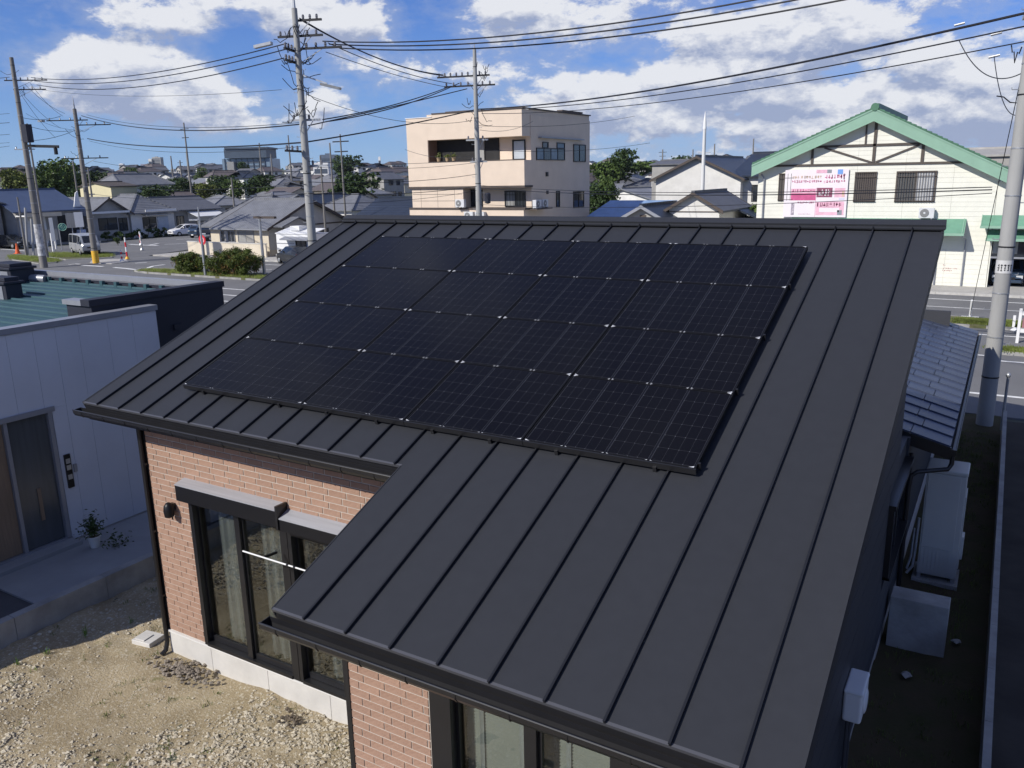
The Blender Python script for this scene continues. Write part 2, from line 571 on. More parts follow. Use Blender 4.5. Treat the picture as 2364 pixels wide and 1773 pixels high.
# edge trims: rakes and eave drips
for (x, v0) in ((XL, VU), (XR, VL)):
    mb = MB().prism([rp(x - .012, v0 - .01, -.17), rp(x + .012, v0 - .01, -.17), rp(x + .012, v0 - .01, .006), rp(x - .012, v0 - .01, .006)], Vector((0, CT, ST)) * (VR - v0 + .2))
    part('rake_trim', mb, m_roof, roof)
mb = MB().prism([rp(XI - .010, VL - .01, -.17), rp(XI + .002, VL - .01, -.17), rp(XI + .002, VL - .01, .005), rp(XI - .010, VL - .01, .005)], Vector((0, CT, ST)) * (VU - VL))
part('rake_trim', mb, m_roof, roof)
m_drip = mat('eave_drip_edge', (.075, .076, .085), .35, .05, 3, spec=.5)
for (xa, xb, v0) in ((XL, XI, VU), (XI, XR, VL)):
    part('eave_trim', MB().prism([rp(xa, v0 - .012, .003), rp(xa, v0 + .012, .003), rp(xa, v0 + .005, -.028), rp(xa, v0 - .012, -.028)], Vector((xb - xa, 0, 0))), m_drip, roof)
# gutters
def gutter(xa, xb, y, z):
    mb = MB()
    prof = [(-.070, .0), (-.066, -.045), (-.045, -.078), (.035, -.080), (.05, -.04), (.05, .01)]
    inn = [(.046, .01), (.044, -.036), (.030, -.074), (-.042, -.072), (-.060, -.042), (-.064, 0.0)]
    poly = [(xa, y + a, z + b) for a, b in prof + inn]
    n = len(poly)
    vec = Vector((xb - xa, 0, 0))
    v_ = poly + [tuple(Vector(p) + vec) for p in poly]
    mb.add(v_, [(i, (i + 1) % n, n + (i + 1) % n, n + i) for i in range(n)])
    mb.tube([(xa, y - .068, z + .002), (xb, y - .068, z + .002)], .009, 6)
    mb.prism([(xa, y + a, z + b) for a, b in prof], (.006, 0, 0))
    mb.prism([(xb, y + a, z + b) for a, b in prof], (-.006, 0, 0))
    g = part('gutter', mb, m_black, house)
    x = xa + .18
    while x < xb - .05:
        hb = MB()
        hb.prism([(x, y + a * 1.06, z + b * 1.06 - .001) for a, b in prof[:4]] + [(x, y + a, z + b) for a, b in prof[:4]][::-1], (.014, 0, 0))
        part('gutter_bracket', hb, m_black, g)
        x += S
    return g
gutter(XL - .05, XI - .01, -.068, 3.758)
gutter(XI - .035, XR, -1.895, 3.052)
part('fascia_board', MB().box(XL + .02, XI, .012, .03, 3.62, 3.80), m_black, house)
part('fascia_board', MB().box(XI + .01, XR - .02, -1.808, -1.79, 2.92, 3.09), m_black, house)
part('soffit', MB().box(XL + .03, XI + .02, .03, .6, 3.60, 3.62), m_black, house)
part('soffit', MB().box(XI + .01, XR - .03, -1.79, -1.3, 2.90, 2.92), m_black, house)

# walls
YU, YL_ = .455, -1.375
m_mortar = mat('pale_mortar', (.47, .41, .35), .9, .12, 12)
m_brick = mat('brick_tile', (.30, .180, .126), .85, .18, 9, .3, 60, rnd=.08, col2=(.368, .235, .170))
def wall_cells(mb, x0, x1, z0, z1, opens, y, t):
    xs = sorted({x0, x1} | {q for o_ in opens for q in o_[:2] if x0 < q < x1})
    zs = sorted({z0, z1} | {q for o_ in opens for q in o_[2:] if z0 < q < z1})
    for i in range(len(xs) - 1):
        for j in range(len(zs) - 1):
            cx, cz = (xs[i] + xs[i + 1]) / 2, (zs[j] + zs[j + 1]) / 2
            if any(o_[0] < cx < o_[1] and o_[2] < cz < o_[3] for o_ in opens):
                continue
            mb.box(xs[i], xs[i + 1], y, y + t, zs[j], zs[j + 1])
OU = [(1.03, 4.86, .36, 2.56)]
OL = [(6.39, 8.26, .36, 2.62)]
mb = MB()
wall_cells(mb, .2, 5.44, .35, 3.60, OU, YU, .12)
wall_u = part('front_wall', mb, m_mortar, house)
mb = MB()
wall_cells(mb, 5.44, 9.2, .35, 2.90, OL, YL_, .12)
wall_l = part('front_wall', mb, m_mortar, house)
m_siding = mat('grey_side_cladding', (.036, .038, .045), .6, .08, 2, .05)
part('side_wall', MB().prism([(.2, YU + .12, .35), (.2, 5.0, .35), (.2, 5.0, 5.5), (.2, YU + .12, 3.72)], (.1, 0, 0)), m_siding, house)
mb = MB()
mb.prism([(5.44, YL_ + .12, .35), (5.44, YU, .35), (5.44, YU, 3.70), (5.44, YL_ + .12, 2.98)], (.1, 0, 0))
part('side_wall', mb, m_siding, house)
part('rear_wall', MB().box(.2, 9.1, 16.9, 17.0, .35, 3.2), m_siding, house)
part('rear_side_wall', MB().box(9.06, 9.16, 7.4, 17.0, .35, 2.62), m_siding, house)
part('rear_side_wall', MB().box(.2, .3, 5.0, 17.0, .35, 3.2), m_siding, house)
# shaded side wall: horizontal cladding boards round the window
OS = [(4.75, 6.95, 1.42, 2.48)]
sw = part('side_wall', MB().prism([(9.165, YL_ + .12, .35), (9.165, 7.4, .35), (9.165, 7.4, 2.75), (9.165, 5.545, 2.75), (9.165, 5.545, 5.72), (9.165, YL_ + .12, 2.98)], (-.08, 0, 0)), m_siding, house)
z = .36
while z < 5.3:
    z1 = min(z + .295, 5.3)
    ya = YL_ + .02
    if z1 > 2.9:
        ya = max(ya, (z1 - 3.72) / math.tan(TH) + .1)
    spans = [(ya, 7.4 if z1 < 2.78 else 5.545)]
    if z1 > 1.42 and z < 2.48:
        spans = [(ya, 4.75), (6.95, 7.4)]
    for (p, q) in spans:
        if q - p > .1:
            part('siding_board', MB().box(9.166, 9.2, p, q, z, z1 - .006), m_siding, sw)
    z += .30
# brick tiles, laid in courses with a running offset; the nearest 300 as pieces of their own
spots = []
def lay(x0, x1, z0, z1, opens, y, L, Hh, seed, wall):
    rr = random.Random(seed)
    z, k = z0, 0
    while z < z1 - .02:
        off = ((k % 2) * .5 + rr.choice((0, 0, 0, .12, -.12, .25))) * L + L
        k += 1
        x = x0 - off
        while x < x1:
            a, b = max(x, x0), min(x + L - .011, x1)
            c, d = z, min(z + Hh - .012, z1)
            segs = [(a, b)]
            for o_ in opens:
                if d > o_[2] and c < o_[3]:
                    new = []
                    for (p, q) in segs:
                        if q <= o_[0] or p >= o_[1]:
                            new.append((p, q))
                        else:
                            if p < o_[0]:
                                new.append((p, o_[0]))
                            if q > o_[1]:
                                new.append((o_[1], q))
                    segs = new
            for (p, q) in segs:
                if q - p > .02 and d - c > .02:
                    P = Vector(((p + q) / 2, y, (c + d) / 2))
                    vis = True
                    px, py = proj(P)
                    if not (-40 < px < W0 + 40 and -40 < py < H0 + 40):
                        vis = False
                    spots.append((0 if vis else 1, depth(P) if vis else 99, p, q, c, d, y, wall))
            x += L
        z += Hh
lay(.25, 5.43, .375, 3.58, [(1.0, 4.9, .3, 2.60)], YU, .285, .0845, 3, wall_u)
lay(5.475, 9.2, .375, 2.88, [(6.36, 8.29, .3, 2.66)], YL_, .238, .0815, 5, wall_l)
def hidden_brick(s):
    # behind the lower roof as seen from the front: only the strip next to the inner corner
    return s[6] == YU and s[2] > 4.2
spots.sort(key=lambda s: (s[0], hidden_brick(s), s[1]))
brick_me = {}
rest = {wall_u: MB(), wall_l: MB()}
for n, (v_, d_, p, q, c, d, y, wall) in enumerate(spots):
    if n < 300:
        key = (round(q - p, 2), round(d - c, 3))
        if key not in brick_me:
            w, h = key[0] / 2, key[1] / 2
            bb = MB()
            e = .002
            bb.add([(-w, .0, -h), (w, 0, -h), (w, 0, h), (-w, 0, h), (-w + e, -.006, -h + e), (w - e, -.006, -h + e), (w - e, -.006, h - e), (-w + e, -.006, h - e)],
                   [(4, 5, 6, 7), (0, 1, 5, 4), (1, 2, 6, 5), (2, 3, 7, 6), (3, 0, 4, 7)])
            brick_me[key] = mesh_of('brick', bb, m_brick)
        put('brick', brick_me[key], wall, ((p + q) / 2, y - .0006 - random.random() * .001, (c + d) / 2))
    else:
        rest[wall].box(p, q, y - .007, y - .001, c, d)
for w_, mb in rest.items():
    if mb.v:
        o = part('brick_courses', mb, m_brick, w_)
        o['kind'] = 'stuff'
# foundation with panel joints and a pale sill flashing
m_found = mat('pale_foundation', (.56, .54, .50), .85, .10, 2.5, .1)
fo = part('foundation', MB().box(.24, 9.16, YU + .03, 5.2, -.3, .34).box(5.47, 9.16, YL_ + .03, YU + .03, -.3, .34).box(8.9, 9.17, 5.2, 17, -.3, .34), m_found, house)
xs = [.215, 1.12, 2.24, 3.36, 4.48, 5.43]
for i in range(5):
    part('foundation_panel', MB().box(xs[i] + .004, xs[i + 1] - .004, YU - .015, YU + .03, -.28, .335), m_found, fo)
xs = [5.47, 6.6, 7.8, 9.19]
for i in range(3):
    part('foundation_panel', MB().box(xs[i] + .004, xs[i + 1] - .004, YL_ - .005, YL_ + .03, -.28, .335), m_found, fo)
m_flash = mat('pale_flashing', (.66, .65, .62), .5, .06, 3)
part('sill_flashing', MB().box(.215, 5.43, YU - .035, YU + .02, .337, .362), m_flash, house)
part('sill_flashing', MB().box(5.45, 9.2, YL_ - .02, YL_ + .02, .337, .362), m_flash, house)

# windows of the front: frames, sashes, glass, curtains
m_gl = glass_mat('clear_glass', (.82, .85, .84), .06)
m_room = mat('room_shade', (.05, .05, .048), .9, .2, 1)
def sash_window(x0, x1, z0, z1, y, stiles, wide, curtains, blind=None):
    w = part('sash_window', MB().box(x0, x0 + wide[0], y - .03, y + .1, z0, z1).box(x1 - wide[1], x1, y - .03, y + .1, z0, z1).box(x0 + wide[0], x1 - wide[1], y - .03, y + .1, z1 - .07, z1).box(x0 + wide[0], x1 - wide[1], y - .045, y + .1, z0, z0 + .045), m_black, house)
    a = x0 + wide[0]
    b = x1 - wide[1]
    cuts = [a] + [c for s_ in stiles for c in s_] + [b]
    for k in range(0, len(cuts), 2):
        p, q = cuts[k], cuts[k + 1]
        yy = y + (.035 if (k // 2) % 2 else .065)
        part('glass_pane', MB().box(p + .03, q - .03, yy, yy + .006, z0 + .13, z1 - .11), m_gl, w)
        part('sash', MB().box(p, p + .03, yy - .015, yy + .02, z0 + .05, z1 - .072).box(q - .03, q, yy - .015, yy + .02, z0 + .05, z1 - .072)
             .box(p + .03, q - .03, yy - .015, yy + .02, z0 + .05, z0 + .13).box(p + .03, q - .03, yy - .015, yy + .02, z1 - .11, z1 - .072), m_black, w)
    for (p, q) in stiles:
        part('mullion', MB().box(p, q, y - .02, y + .1, z0 + .046, z1 - .071), m_black, w)
    for (p, q, amp) in curtains:
        mb = MB()
        n = int((q - p) / .018)
        v_ = []
        for i in range(n + 1):
            x = p + (q - p) * i / n
            dy = math.sin(i * .9 + math.sin(i * .31) * 1.3) * amp
            v_ += [(x, y + .22 + dy, z0 + .06), (x + .012 * math.sin(i * .5), y + .22 + dy * .7, z1 - .05)]
        mb.add(v_, [(2 * i, 2 * i + 2, 2 * i + 3, 2 * i + 1) for i in range(n)])
        part('curtain', mb, m_curt, w, smooth=180)
    if blind:
        zz = z1 - .16
        mb = MB()
        while zz > z0 + .06:
            mb.obox(((blind[0] + blind[1]) / 2, y + .19, zz), ((blind[1] - blind[0]) / 2, 0, 0), (0, .016, .013), (0, -.0006, .0008))
            zz -= .030
        part('blind_slats', mb, m_blind, w)
        for xc in blind[2]:
            part('blind_tape', MB().box(xc - .022, xc + .022, y + .168, y + .171, z0 + .06, z1 - .12), m_curt, w)
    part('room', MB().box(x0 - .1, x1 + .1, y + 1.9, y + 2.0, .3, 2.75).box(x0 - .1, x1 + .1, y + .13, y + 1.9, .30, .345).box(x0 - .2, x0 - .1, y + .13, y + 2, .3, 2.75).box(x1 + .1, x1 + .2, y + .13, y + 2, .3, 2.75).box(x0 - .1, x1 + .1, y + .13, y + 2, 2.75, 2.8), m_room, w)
    return w
m_blind = mat('grey_blind_slats', (.27, .27, .24), .6, .1, 2)
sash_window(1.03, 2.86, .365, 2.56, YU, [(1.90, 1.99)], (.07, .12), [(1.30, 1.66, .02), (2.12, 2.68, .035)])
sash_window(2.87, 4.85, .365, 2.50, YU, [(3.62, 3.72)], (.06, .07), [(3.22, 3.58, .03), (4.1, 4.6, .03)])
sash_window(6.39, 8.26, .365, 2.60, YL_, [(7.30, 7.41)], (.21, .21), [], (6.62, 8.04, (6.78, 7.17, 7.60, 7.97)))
# shutter boxes over the wide windows
m_shut = mat('shutter_box_metal', (.010, .010, .012), .40, .05, 3, spec=.3)
m_shtop = mat('brushed_box_lid', (.38, .39, .42), .30, .12, 2, metal=.2, stretch=(.4, 9, 9))
sb = part('shutter_box', MB().box(.99, 2.86, .285, YU, 2.575, 2.80), m_shut, house)
part('box_lid', MB().prism([(.985, .28, 2.803), (.985, YU, 2.845), (.985, YU, 2.831), (.985, .28, 2.79)], (1.88, 0, 0)), m_shtop, sb)
part('end_cap', MB().box(2.862, 2.895, .27, YU, 2.55, 2.86), m_black, sb)
sb = part('shutter_box', MB().box(2.90, 4.90, .29, YU, 2.54, 2.70), m_shut, house)
part('box_lid', MB().prism([(2.90, .285, 2.703), (2.90, YU, 2.775), (2.90, YU, 2.762), (2.90, .285, 2.692)], (2.0, 0, 0)), m_shtop, sb)
# wall lamp beside the wide window
wl = part('wall_lamp', MB().lathe([(.02, -.13), (.062, -.11), (.072, -.03), (.060, .045), (.03, .085), (.004, .095)], 14, (.70, YU - .10, 2.37)), m_shut, house, smooth=40)
part('lamp_bracket', MB().box(.665, .735, YU - .05, YU - .012, 2.33, 2.43).beam((.70, YU - .06, 2.36), (.70, YU - .06, 2.20), .012, .012), m_black, wl)
# downpipes and corner trims
dp = part('downpipe', MB().tube([(.195, YU - .05, 3.62), (.195, YU - .05, .16)], .033, 10).tube([(.195, YU - .05, .17), (.195, YU - .09, .05), (.195, YU - .17, .015)], .034, 10), m_black, house)
for z in (.9, 1.9, 2.9):
    part('pipe_clip', MB().box(.15, .24, YU - .055, YU - .005, z, z + .03), m_black, dp)
part('corner_trim', MB().box(.165, .25, YU - .014, YU + .1, .35, 3.6), m_black, house)
part('corner_trim', MB().box(5.425, 5.475, YL_ - .016, YL_ + .06, -.1, 2.9), m_black, house)
# window in the shaded side wall
ww = part('side_window', MB().box(9.15, 9.285, 4.75, 6.95, 2.40, 2.47).box(9.15, 9.27, 4.75, 4.80, 1.42, 2.40).box(9.15, 9.27, 6.90, 6.95, 1.42, 2.40).box(9.15, 9.29, 4.75, 6.95, 1.42, 1.46), m_black, house)
part('glass_pane', MB().box(9.20, 9.206, 4.80, 5.82, 1.46, 2.40), m_pane, ww)
part('glass_pane', MB().box(9.18, 9.186, 5.88, 6.90, 1.46, 2.40), m_pane, ww)
part('mullion', MB().box(9.17, 9.22, 5.82, 5.88, 1.46, 2.40), m_black, ww)
# tiled lean-to roof at the rear side
m_slate = mat('blue_grey_flat_tile', (.052, .066, .108), .40, .10, 2.5, .1, 40, spec=.35, rnd=.10)
lz = lambda x: 2.65 + .26 * (9.74 - x)
lt = part('lean_to_roof', MB().prism([(9.72, 7.15, lz(9.72) - .07), (7.6, 7.15, lz(7.6) - .07), (7.6, 7.15, lz(7.6) - .22), (9.72, 7.15, lz(9.72) - .16)], (0, 10.45, 0)), m_black, house)
rows = 20
dy = 10.45 / rows
cuts = [9.74, 9.30, 8.86, 8.42, 7.98, 7.6]
tiles_me = None
for r_ in range(rows):
    y0 = 7.12 + r_ * dy
    sh = .0 if r_ % 2 else .12
    for c in range(5):
        xa, xb = cuts[c] - (sh if c else 0), cuts[c + 1] - (sh if c < 4 else 0)
        za, zb = lz(xa), lz(xb)
        # each course overlaps the next one towards the near end and steps down
        tl = MB().prism([(xa, y0 - .02, za + .018), (xb + .012, y0 - .02, zb + .018), (xb + .012, y0 + dy - .035, zb - .004), (xa, y0 + dy - .035, za - .004)], (.004, 0, -.045))
        part('roof_tile', tl, m_slate, lt)
part('verge_trim', MB().prism([(9.76, 7.06, lz(9.76) + .0), (7.6, 7.06, lz(7.6) + .0), (7.6, 7.06, lz(7.6) - .22), (9.76, 7.06, lz(9.76) - .18)], (0, .03, 0)), m_black, lt)
mb = MB()
prof = [(.01, .03), (.02, -.05), (.04, -.08), (.09, -.08), (.105, -.04), (.11, .02), (.10, .02), (.095, -.035), (.085, -.068), (.045, -.068), (.03, -.04)]
poly = [(9.72 + a, 7.05, 2.60 + b) for a, b in prof]
n = len(poly)
mb.add(poly + [(p[0], 17.6, p[2]) for p in poly], [(i, (i + 1) % n, n + (i + 1) % n, n + i) for i in range(n)])
mb.prism([(9.72 + a, 7.05, 2.60 + b) for a, b in prof[:6]], (0, .006, 0))
part('lean_to_gutter', mb, m_black, house)
dp = part('rear_downpipe', MB().tube([(9.78, 7.13, 2.53), (9.78, 7.13, 2.38), (9.74, 7.10, 2.30), (9.34, 6.95, 2.24), (9.27, 6.92, 2.17), (9.255, 6.9, 2.0), (9.255, 6.9, .1)], .034, 10), m_black, house, smooth=50)
part('side_downpipe', MB().tube([(9.235, 7.02, 2.5), (9.235, 7.02, .1)], .028, 8), m_black, house)

# ================================================================== solar modules
def cell_material():
    m = bpy.data.materials.new('solar_cell_glass')
    m.use_nodes = True
    t = m.node_tree
    b = t.nodes['Principled BSDF']
    b.inputs['Roughness'].default_value = .16
    b.inputs['Specular IOR Level'].default_value = .12
    uv = t.nodes.new('ShaderNodeUVMap')
    sp = t.nodes.new('ShaderNodeSeparateXYZ')
    t.links.new(uv.outputs[0], sp.inputs[0])
    def line(sock, n, w, off=0.0):
        a = t.nodes.new('ShaderNodeMath'); a.operation = 'MULTIPLY_ADD'
        a.inputs[1].default_value, a.inputs[2].default_value = n, off
        t.links.new(sock, a.inputs[0])
        f_ = t.nodes.new('ShaderNodeMath'); f_.operation = 'FRACT'
        t.links.new(a.outputs[0], f_.inputs[0])
        c = t.nodes.new('ShaderNodeMath'); c.operation = 'LESS_THAN'
        c.inputs[1].default_value = w
        t.links.new(f_.outputs[0], c.inputs[0])
        return c.outputs[0]
    def mth(op, a, c):
        n = t.nodes.new('ShaderNodeMath'); n.operation = op
        t.links.new(a, n.inputs[0])
        if isinstance(c, (int, float)):
            n.inputs[1].default_value = c
        else:
            t.links.new(c, n.inputs[1])
        return n.outputs[0]
    lu = line(sp.outputs[0], 4, .030)
    lv = line(sp.outputs[1], 6, .026)
    fine = line(sp.outputs[0], 40, .25)
    dot = mth('MULTIPLY', lu, lv)
    s = mth('ADD', mth('MULTIPLY', lu, .07), mth('MULTIPLY', lv, .055))
    s = mth('ADD', s, mth('MULTIPLY', dot, 1.0))
    s = mth('ADD', s, mth('MULTIPLY', fine, .006))
    nz = t.nodes.new('ShaderNodeTexNoise')
    nz.inputs['Scale'].default_value = 2.2
    tcn = t.nodes.new('ShaderNodeTexCoord')
    t.links.new(tcn.outputs['Object'], nz.inputs['Vector'])
    s = mth('MULTIPLY', s, mth('ADD', nz.outputs[0], .45))
    mx = t.nodes.new('ShaderNodeMix'); mx.data_type = 'RGBA'
    t.links.new(s, mx.inputs[0])
    mx.inputs[6].default_value = (.0045, .0045, .0065, 1)
    mx.inputs[7].default_value = (.30, .31, .34, 1)
    t.links.new(mx.outputs[2], b.inputs['Base Color'])
    return m
m_cell = cell_material()
m_frame = mat('module_frame', (.006, .006, .007), .5, .05, 3, spec=.2)
m_gap = mat('cell_gap', (.006, .006, .008), .2, 0, spec=.3)
m_silver = mat('silver_busbar', (.55, .56, .59), .5, .1, 8)
m_busline = mat('thin_busbar', (.035, .036, .042), .4, .1, 8)
XS = [1.13, 3.24, 4.745, 6.228, 8.0]
NST = [4, 3, 3, 4]
VS = [.572, 1.752, 2.802, 3.950, 5.030]
ROWN = ['lowest', 'lower middle', 'upper middle', 'top']
COLN = ['nearest the white house', 'second from the white house', 'third from the white house', 'nearest the bare roof strips']
HP = .10
def cuboid(mb, x0, x1, v0, v1, h0, h1, org):
    c = [Vector(p) - org for p in (rp(x0, v0, h0), rp(x1, v0, h0), rp(x1, v1, h0), rp(x0, v1, h0))]
    mb.prism(c, Vector((0, -ST, CT)) * (h1 - h0))
for r_ in range(4):
    for c in range(4):
        x0, x1, v0, v1 = XS[c] + .007, XS[c + 1] - .007, VS[r_] + .004, VS[r_ + 1] - .004
        org = rp(x0, v0, HP)
        mod = thing('solar_panel', 'black solar module in the %s row, %s' % (ROWN[r_], COLN[c]), 'solar panel', org, 0, 'solar modules on the dark roof')
        fr = MB()
        e = .012
        cuboid(fr, x0, x1, v0, v0 + e, HP - .045, HP, org)
        cuboid(fr, x0, x1, v1 - e, v1, HP - .045, HP, org)
        cuboid(fr, x0, x0 + e, v0 + e, v1 - e, HP - .045, HP, org)
        cuboid(fr, x1 - e, x1, v0 + e, v1 - e, HP - .045, HP, org)
        part('frame', fr, m_frame, mod)
        bk = MB()
        cuboid(bk, x0 + e, x1 - e, v0 + e, v1 - e, HP - .02, HP - .006, org)
        part('backing_sheet', bk, m_gap, mod)
        n = NST[c]
        L = (x1 - x0 - 2 * e) / n
        bus = MB()
        mk = MB()
        for s_ in range(n):
            a, b = x0 + e + s_ * L + .016, x0 + e + (s_ + 1) * L - .016
            cs = MB()
            q = .020
            P = [rp(a + q, v0 + .02, HP - .004), rp(b - q, v0 + .02, HP - .004), rp(b, v0 + .02 + q, HP - .004), rp(b, v1 - .02 - q, HP - .004), rp(b - q, v1 - .02, HP - .004), rp(a + q, v1 - .02, HP - .004), rp(a, v1 - .02 - q, HP - .004), rp(a, v0 + .02 + q, HP - .004)]
            cs.add([p - org for p in P], [tuple(range(8))])
            w_, h_ = b - a, v1 - v0 - .04
            qu, qv = q / w_, q / h_
            cs.uv = [t_ for uvp in ((qu, 0), (1 - qu, 0), (1, qv), (1, 1 - qv), (1 - qu, 1), (qu, 1), (0, 1 - qv), (0, qv)) for t_ in uvp]
            part('cell_strip', cs, m_cell, mod)
            cuboid(bus, a - .006, a - .0025, v0 + .03, v1 - .03, HP - .0055, HP - .003, org)
            cuboid(bus, b + .0025, b + .006, v0 + .03, v1 - .03, HP - .0055, HP - .003, org)
            if r_ == 0:
                cuboid(bus, a + q, b - q, v0 + .013, v0 + .0165, HP - .0055, HP - .003, org)
            # silver corner marks: larger at the module corners
            for (xx, sx) in ((a, -1), (b, 1)):
                big = (s_ == 0 and sx < 0) or (s_ == n - 1 and sx > 0)
                k = .046 if big else .021
                for (vv, sv) in ((v0 + .001, 1), (v1 - .001, -1)):
                    xe = xx + sx * (.010 if big else .002)
                    tri = [rp(xe, vv, HP + .0008), rp(xe - sx * k, vv, HP + .0008), rp(xe - sx * k * .4, vv + sv * k * .20, HP + .0008), rp(xe, vv + sv * k * .42, HP + .0008)]
                    mk.prism([p - org for p in tri], Vector((0, -ST, CT)) * .0012)
        part('busbar_lines', bus, m_busline, mod)
        part('corner_marks', mk, m_silver, mod)['kind'] = 'stuff'
        if r_ == 0:
            rl = MB()
            cuboid(rl, x0 - .004, x1 + .004, v0 - .018, v0 - .002, .035, HP - .004, org)
            part('front_rail', rl, m_black, mod)
            for xx in (x0 + .35, x1 - .4):
                cl = MB()
                cuboid(cl, xx, xx + .035, v0 - .035, v0 + .004, .0, .055, org)
                part('clamp', cl, m_black, mod)
        if c == 3:
            cl = MB()
            vv = v0 + .06
            cuboid(cl, x1 + .001, x1 + .022, vv, vv + .022, .03, HP + .002, org)
            part('clamp', cl, m_black, mod)
        for xx in (x0 + .3, x1 - .35):
            ft = MB()
            cuboid(ft, xx, xx + .05, v0 + .25, v0 + .30, 0.0, HP - .045, org)
            cuboid(ft, xx, xx + .05, v1 - .30, v1 - .25, 0.0, HP - .045, org)
            part('roof_bracket', ft, m_black, mod)

# ================================================================== things by the house
# concrete block, tall water tank, wall box, low wall, stones
b_ = part('concrete_block', MB().box(9.25, 10.0, 5.69, 6.06, -.05, .75), m_conc_d, bevel=.012)
tag(b_, 'knee high grey concrete block standing in the narrow shaded strip by the house', 'block')
tk = thing('water_heater', 'tall pale heat pump tank cabinet with ribbed base panel under the lean-to gutter', 'water heater', (9.42, 8.02, 0))
m_tank = mat('pale_enamel', (.50, .49, .45), .45, .05, 2)
part('cabinet', MB().box(.0, .58, .0, .58, .12, 1.90), m_tank, tk, bevel=.015)
part('top_cover', MB().box(-.012, .592, -.012, .592, 1.903, 1.975), m_tank, tk, bevel=.02)
part('front_panel', MB().box(.03, .50, -.012, -.002, .62, 1.88), m_tank, tk, bevel=.004)
for i in range(8):
    part('base_rib', MB().box(.035 + i * .058, .083 + i * .058, -.011, -.002, .17, .60), m_tank, tk)
part('side_panel', MB().box(.582, .60, .05, .53, .30, 1.55), m_tank, tk, bevel=.004)
part('service_box', MB().box(.582, .635, .10, .34, .45, .85), m_tank, tk, bevel=.01)
for (x, y) in ((.04, .04), (.54, .04), (.04, .5), (.54, .5)):
    part('leg', MB().box(x - .03, x + .03, y - .03, y + .05, .04, .12), m_steel, tk)
part('base_slab', MB().box(-.06, .62, -.08, .62, -.04, .04), m_conc_d, tk)
part('water_pipe', MB().tube([(-.04, -.02, 1.1), (-.05, -.03, .5), (-.06, -.06, .25), (-.14, -.1, .12)], .022, 8).tube([(-.09, -.0, .9), (-.1, -.04, .4), (-.14, -.1, .2)], .018, 8), m_steel, tk, smooth=60)
wb = thing('wall_unit', 'small white box unit with rounded lid fixed to the shaded side wall on two conduits', 'wall unit', (9.203, 1.82, 1.14))
m_unit = mat('white_plastic', (.60, .61, .62), .45, .04, 3)
part('casing', MB().box(0, .185, 0, .45, .03, .375), m_unit, wb, bevel=.03)
part('lid', MB().box(-.001, .19, -.006, .456, .352, .395), m_unit, wb, bevel=.02)
part('oval_cover', MB().lathe([(.13, .0), (.125, .012), (.10, .02), (.01, .024)], 20, (.186, .22, .19), axis='x'), m_unit, wb, smooth=40)
part('bottom_slot', MB().box(.03, .15, .05, .40, .012, .031), m_black, wb)
for y in (.08, .30):
    part('conduit', MB().tube([(.05, y, .02), (.05, y, -1.12)], .018, 8), m_siding, wb)
lw = thing('block_wall', 'long low block wall with pale coping bordering the shaded strip', 'wall', (10.55, 0, 0))
y = -6.0
k = 0
while y < 17.6:
    y1 = min(y + 1.18, 17.7)
    part('wall_block', MB().box(-.035, .035, y + .004, y1 - .004, -.1, .56), m_conc_d, lw)
    part('coping_stone', MB().box(-.042, .042, y + .004, y1 - .004, .563, .605), m_conc_d, lw)
    y = y1
for (x, y, r_, lb) in ((10.136, 6.155, .07, 'dull field stone lying beside the concrete block in the shaded strip'), (9.598, 4.92, .085, 'pale flat stone lying between the concrete block and the wall unit')):
    o = part('stone', MB().rock((0, 0, 0), r_), m_conc_d, loc=(x, y, .03))
    tag(o, lb, 'stone', 'stones in the shaded strip')
dr = MB().box(10.62, 40, -16, 19.0, -.4, -.012)
struct('driveway', dr, mat('dark_asphalt', (.045, .04, .035), .95, .35, .9, .4, 60, spec=.2))

# laundry pole, inspection cover, rubble heap, weeds
lp = thing('laundry_pole', 'thin white laundry pole held across the wide window', 'pole', (2.45, .08, 2.26))
part('rod', MB().tube([(0, 0, 0), (2.0, 0, -.02)], .010, 8), m_white, lp)
for x in (.30, 1.75):
    part('holder', MB().beam((x, 0, -.03), (x, .26, -.06), .02, .03), m_black, lp)
for x in (.745, .86):
    part('clip', MB().tube([(x, 0, -.008), (x + .03, 0, -.008)], .017, 8), m_black, lp)
cv = thing('inspection_cover', 'pale concrete inspection cover lying askew in the yard near the brick corner', 'drain cover', (-.37, .45, 0))
cv.rotation_euler = (0, 0, R(8))
part('base_slab', MB().box(-.17, .19, -.13, .17, -.05, .045), m_found, cv, bevel=.01)
part('lid', MB().box(-.125, .06, -.105, .08, .047, .062), m_found, cv, bevel=.006)
mb = MB()
for i in range(260):
    a, r_ = random.uniform(0, 6.28), abs(random.gauss(0, .14))
    x, y = .82 + math.cos(a) * r_ * 2.2, .18 + math.sin(a) * r_ * .9
    mb.rock((x, y, .0 + max(0, .07 - r_ * .22) * random.random()), random.uniform(.012, .04), .8)
o = part('rubble', mb, mat('brown_rubble', (.15, .125, .10), .95, .5, 5, .4, col2=(.30, .26, .21)))
o['kind'] = 'stuff'
mb = MB()
for cx, cy, nn in ((2.95, .16, 34),):
    for i in range(nn):
        mb.rock((cx + random.gauss(0, .10), cy + random.gauss(0, .06), .01), random.uniform(.012, .035), .8)
o = part('dark_clods', mb, mat('dark_clod', (.12, .095, .07), .95, .4, 5, .4))
o['kind'] = 'stuff'
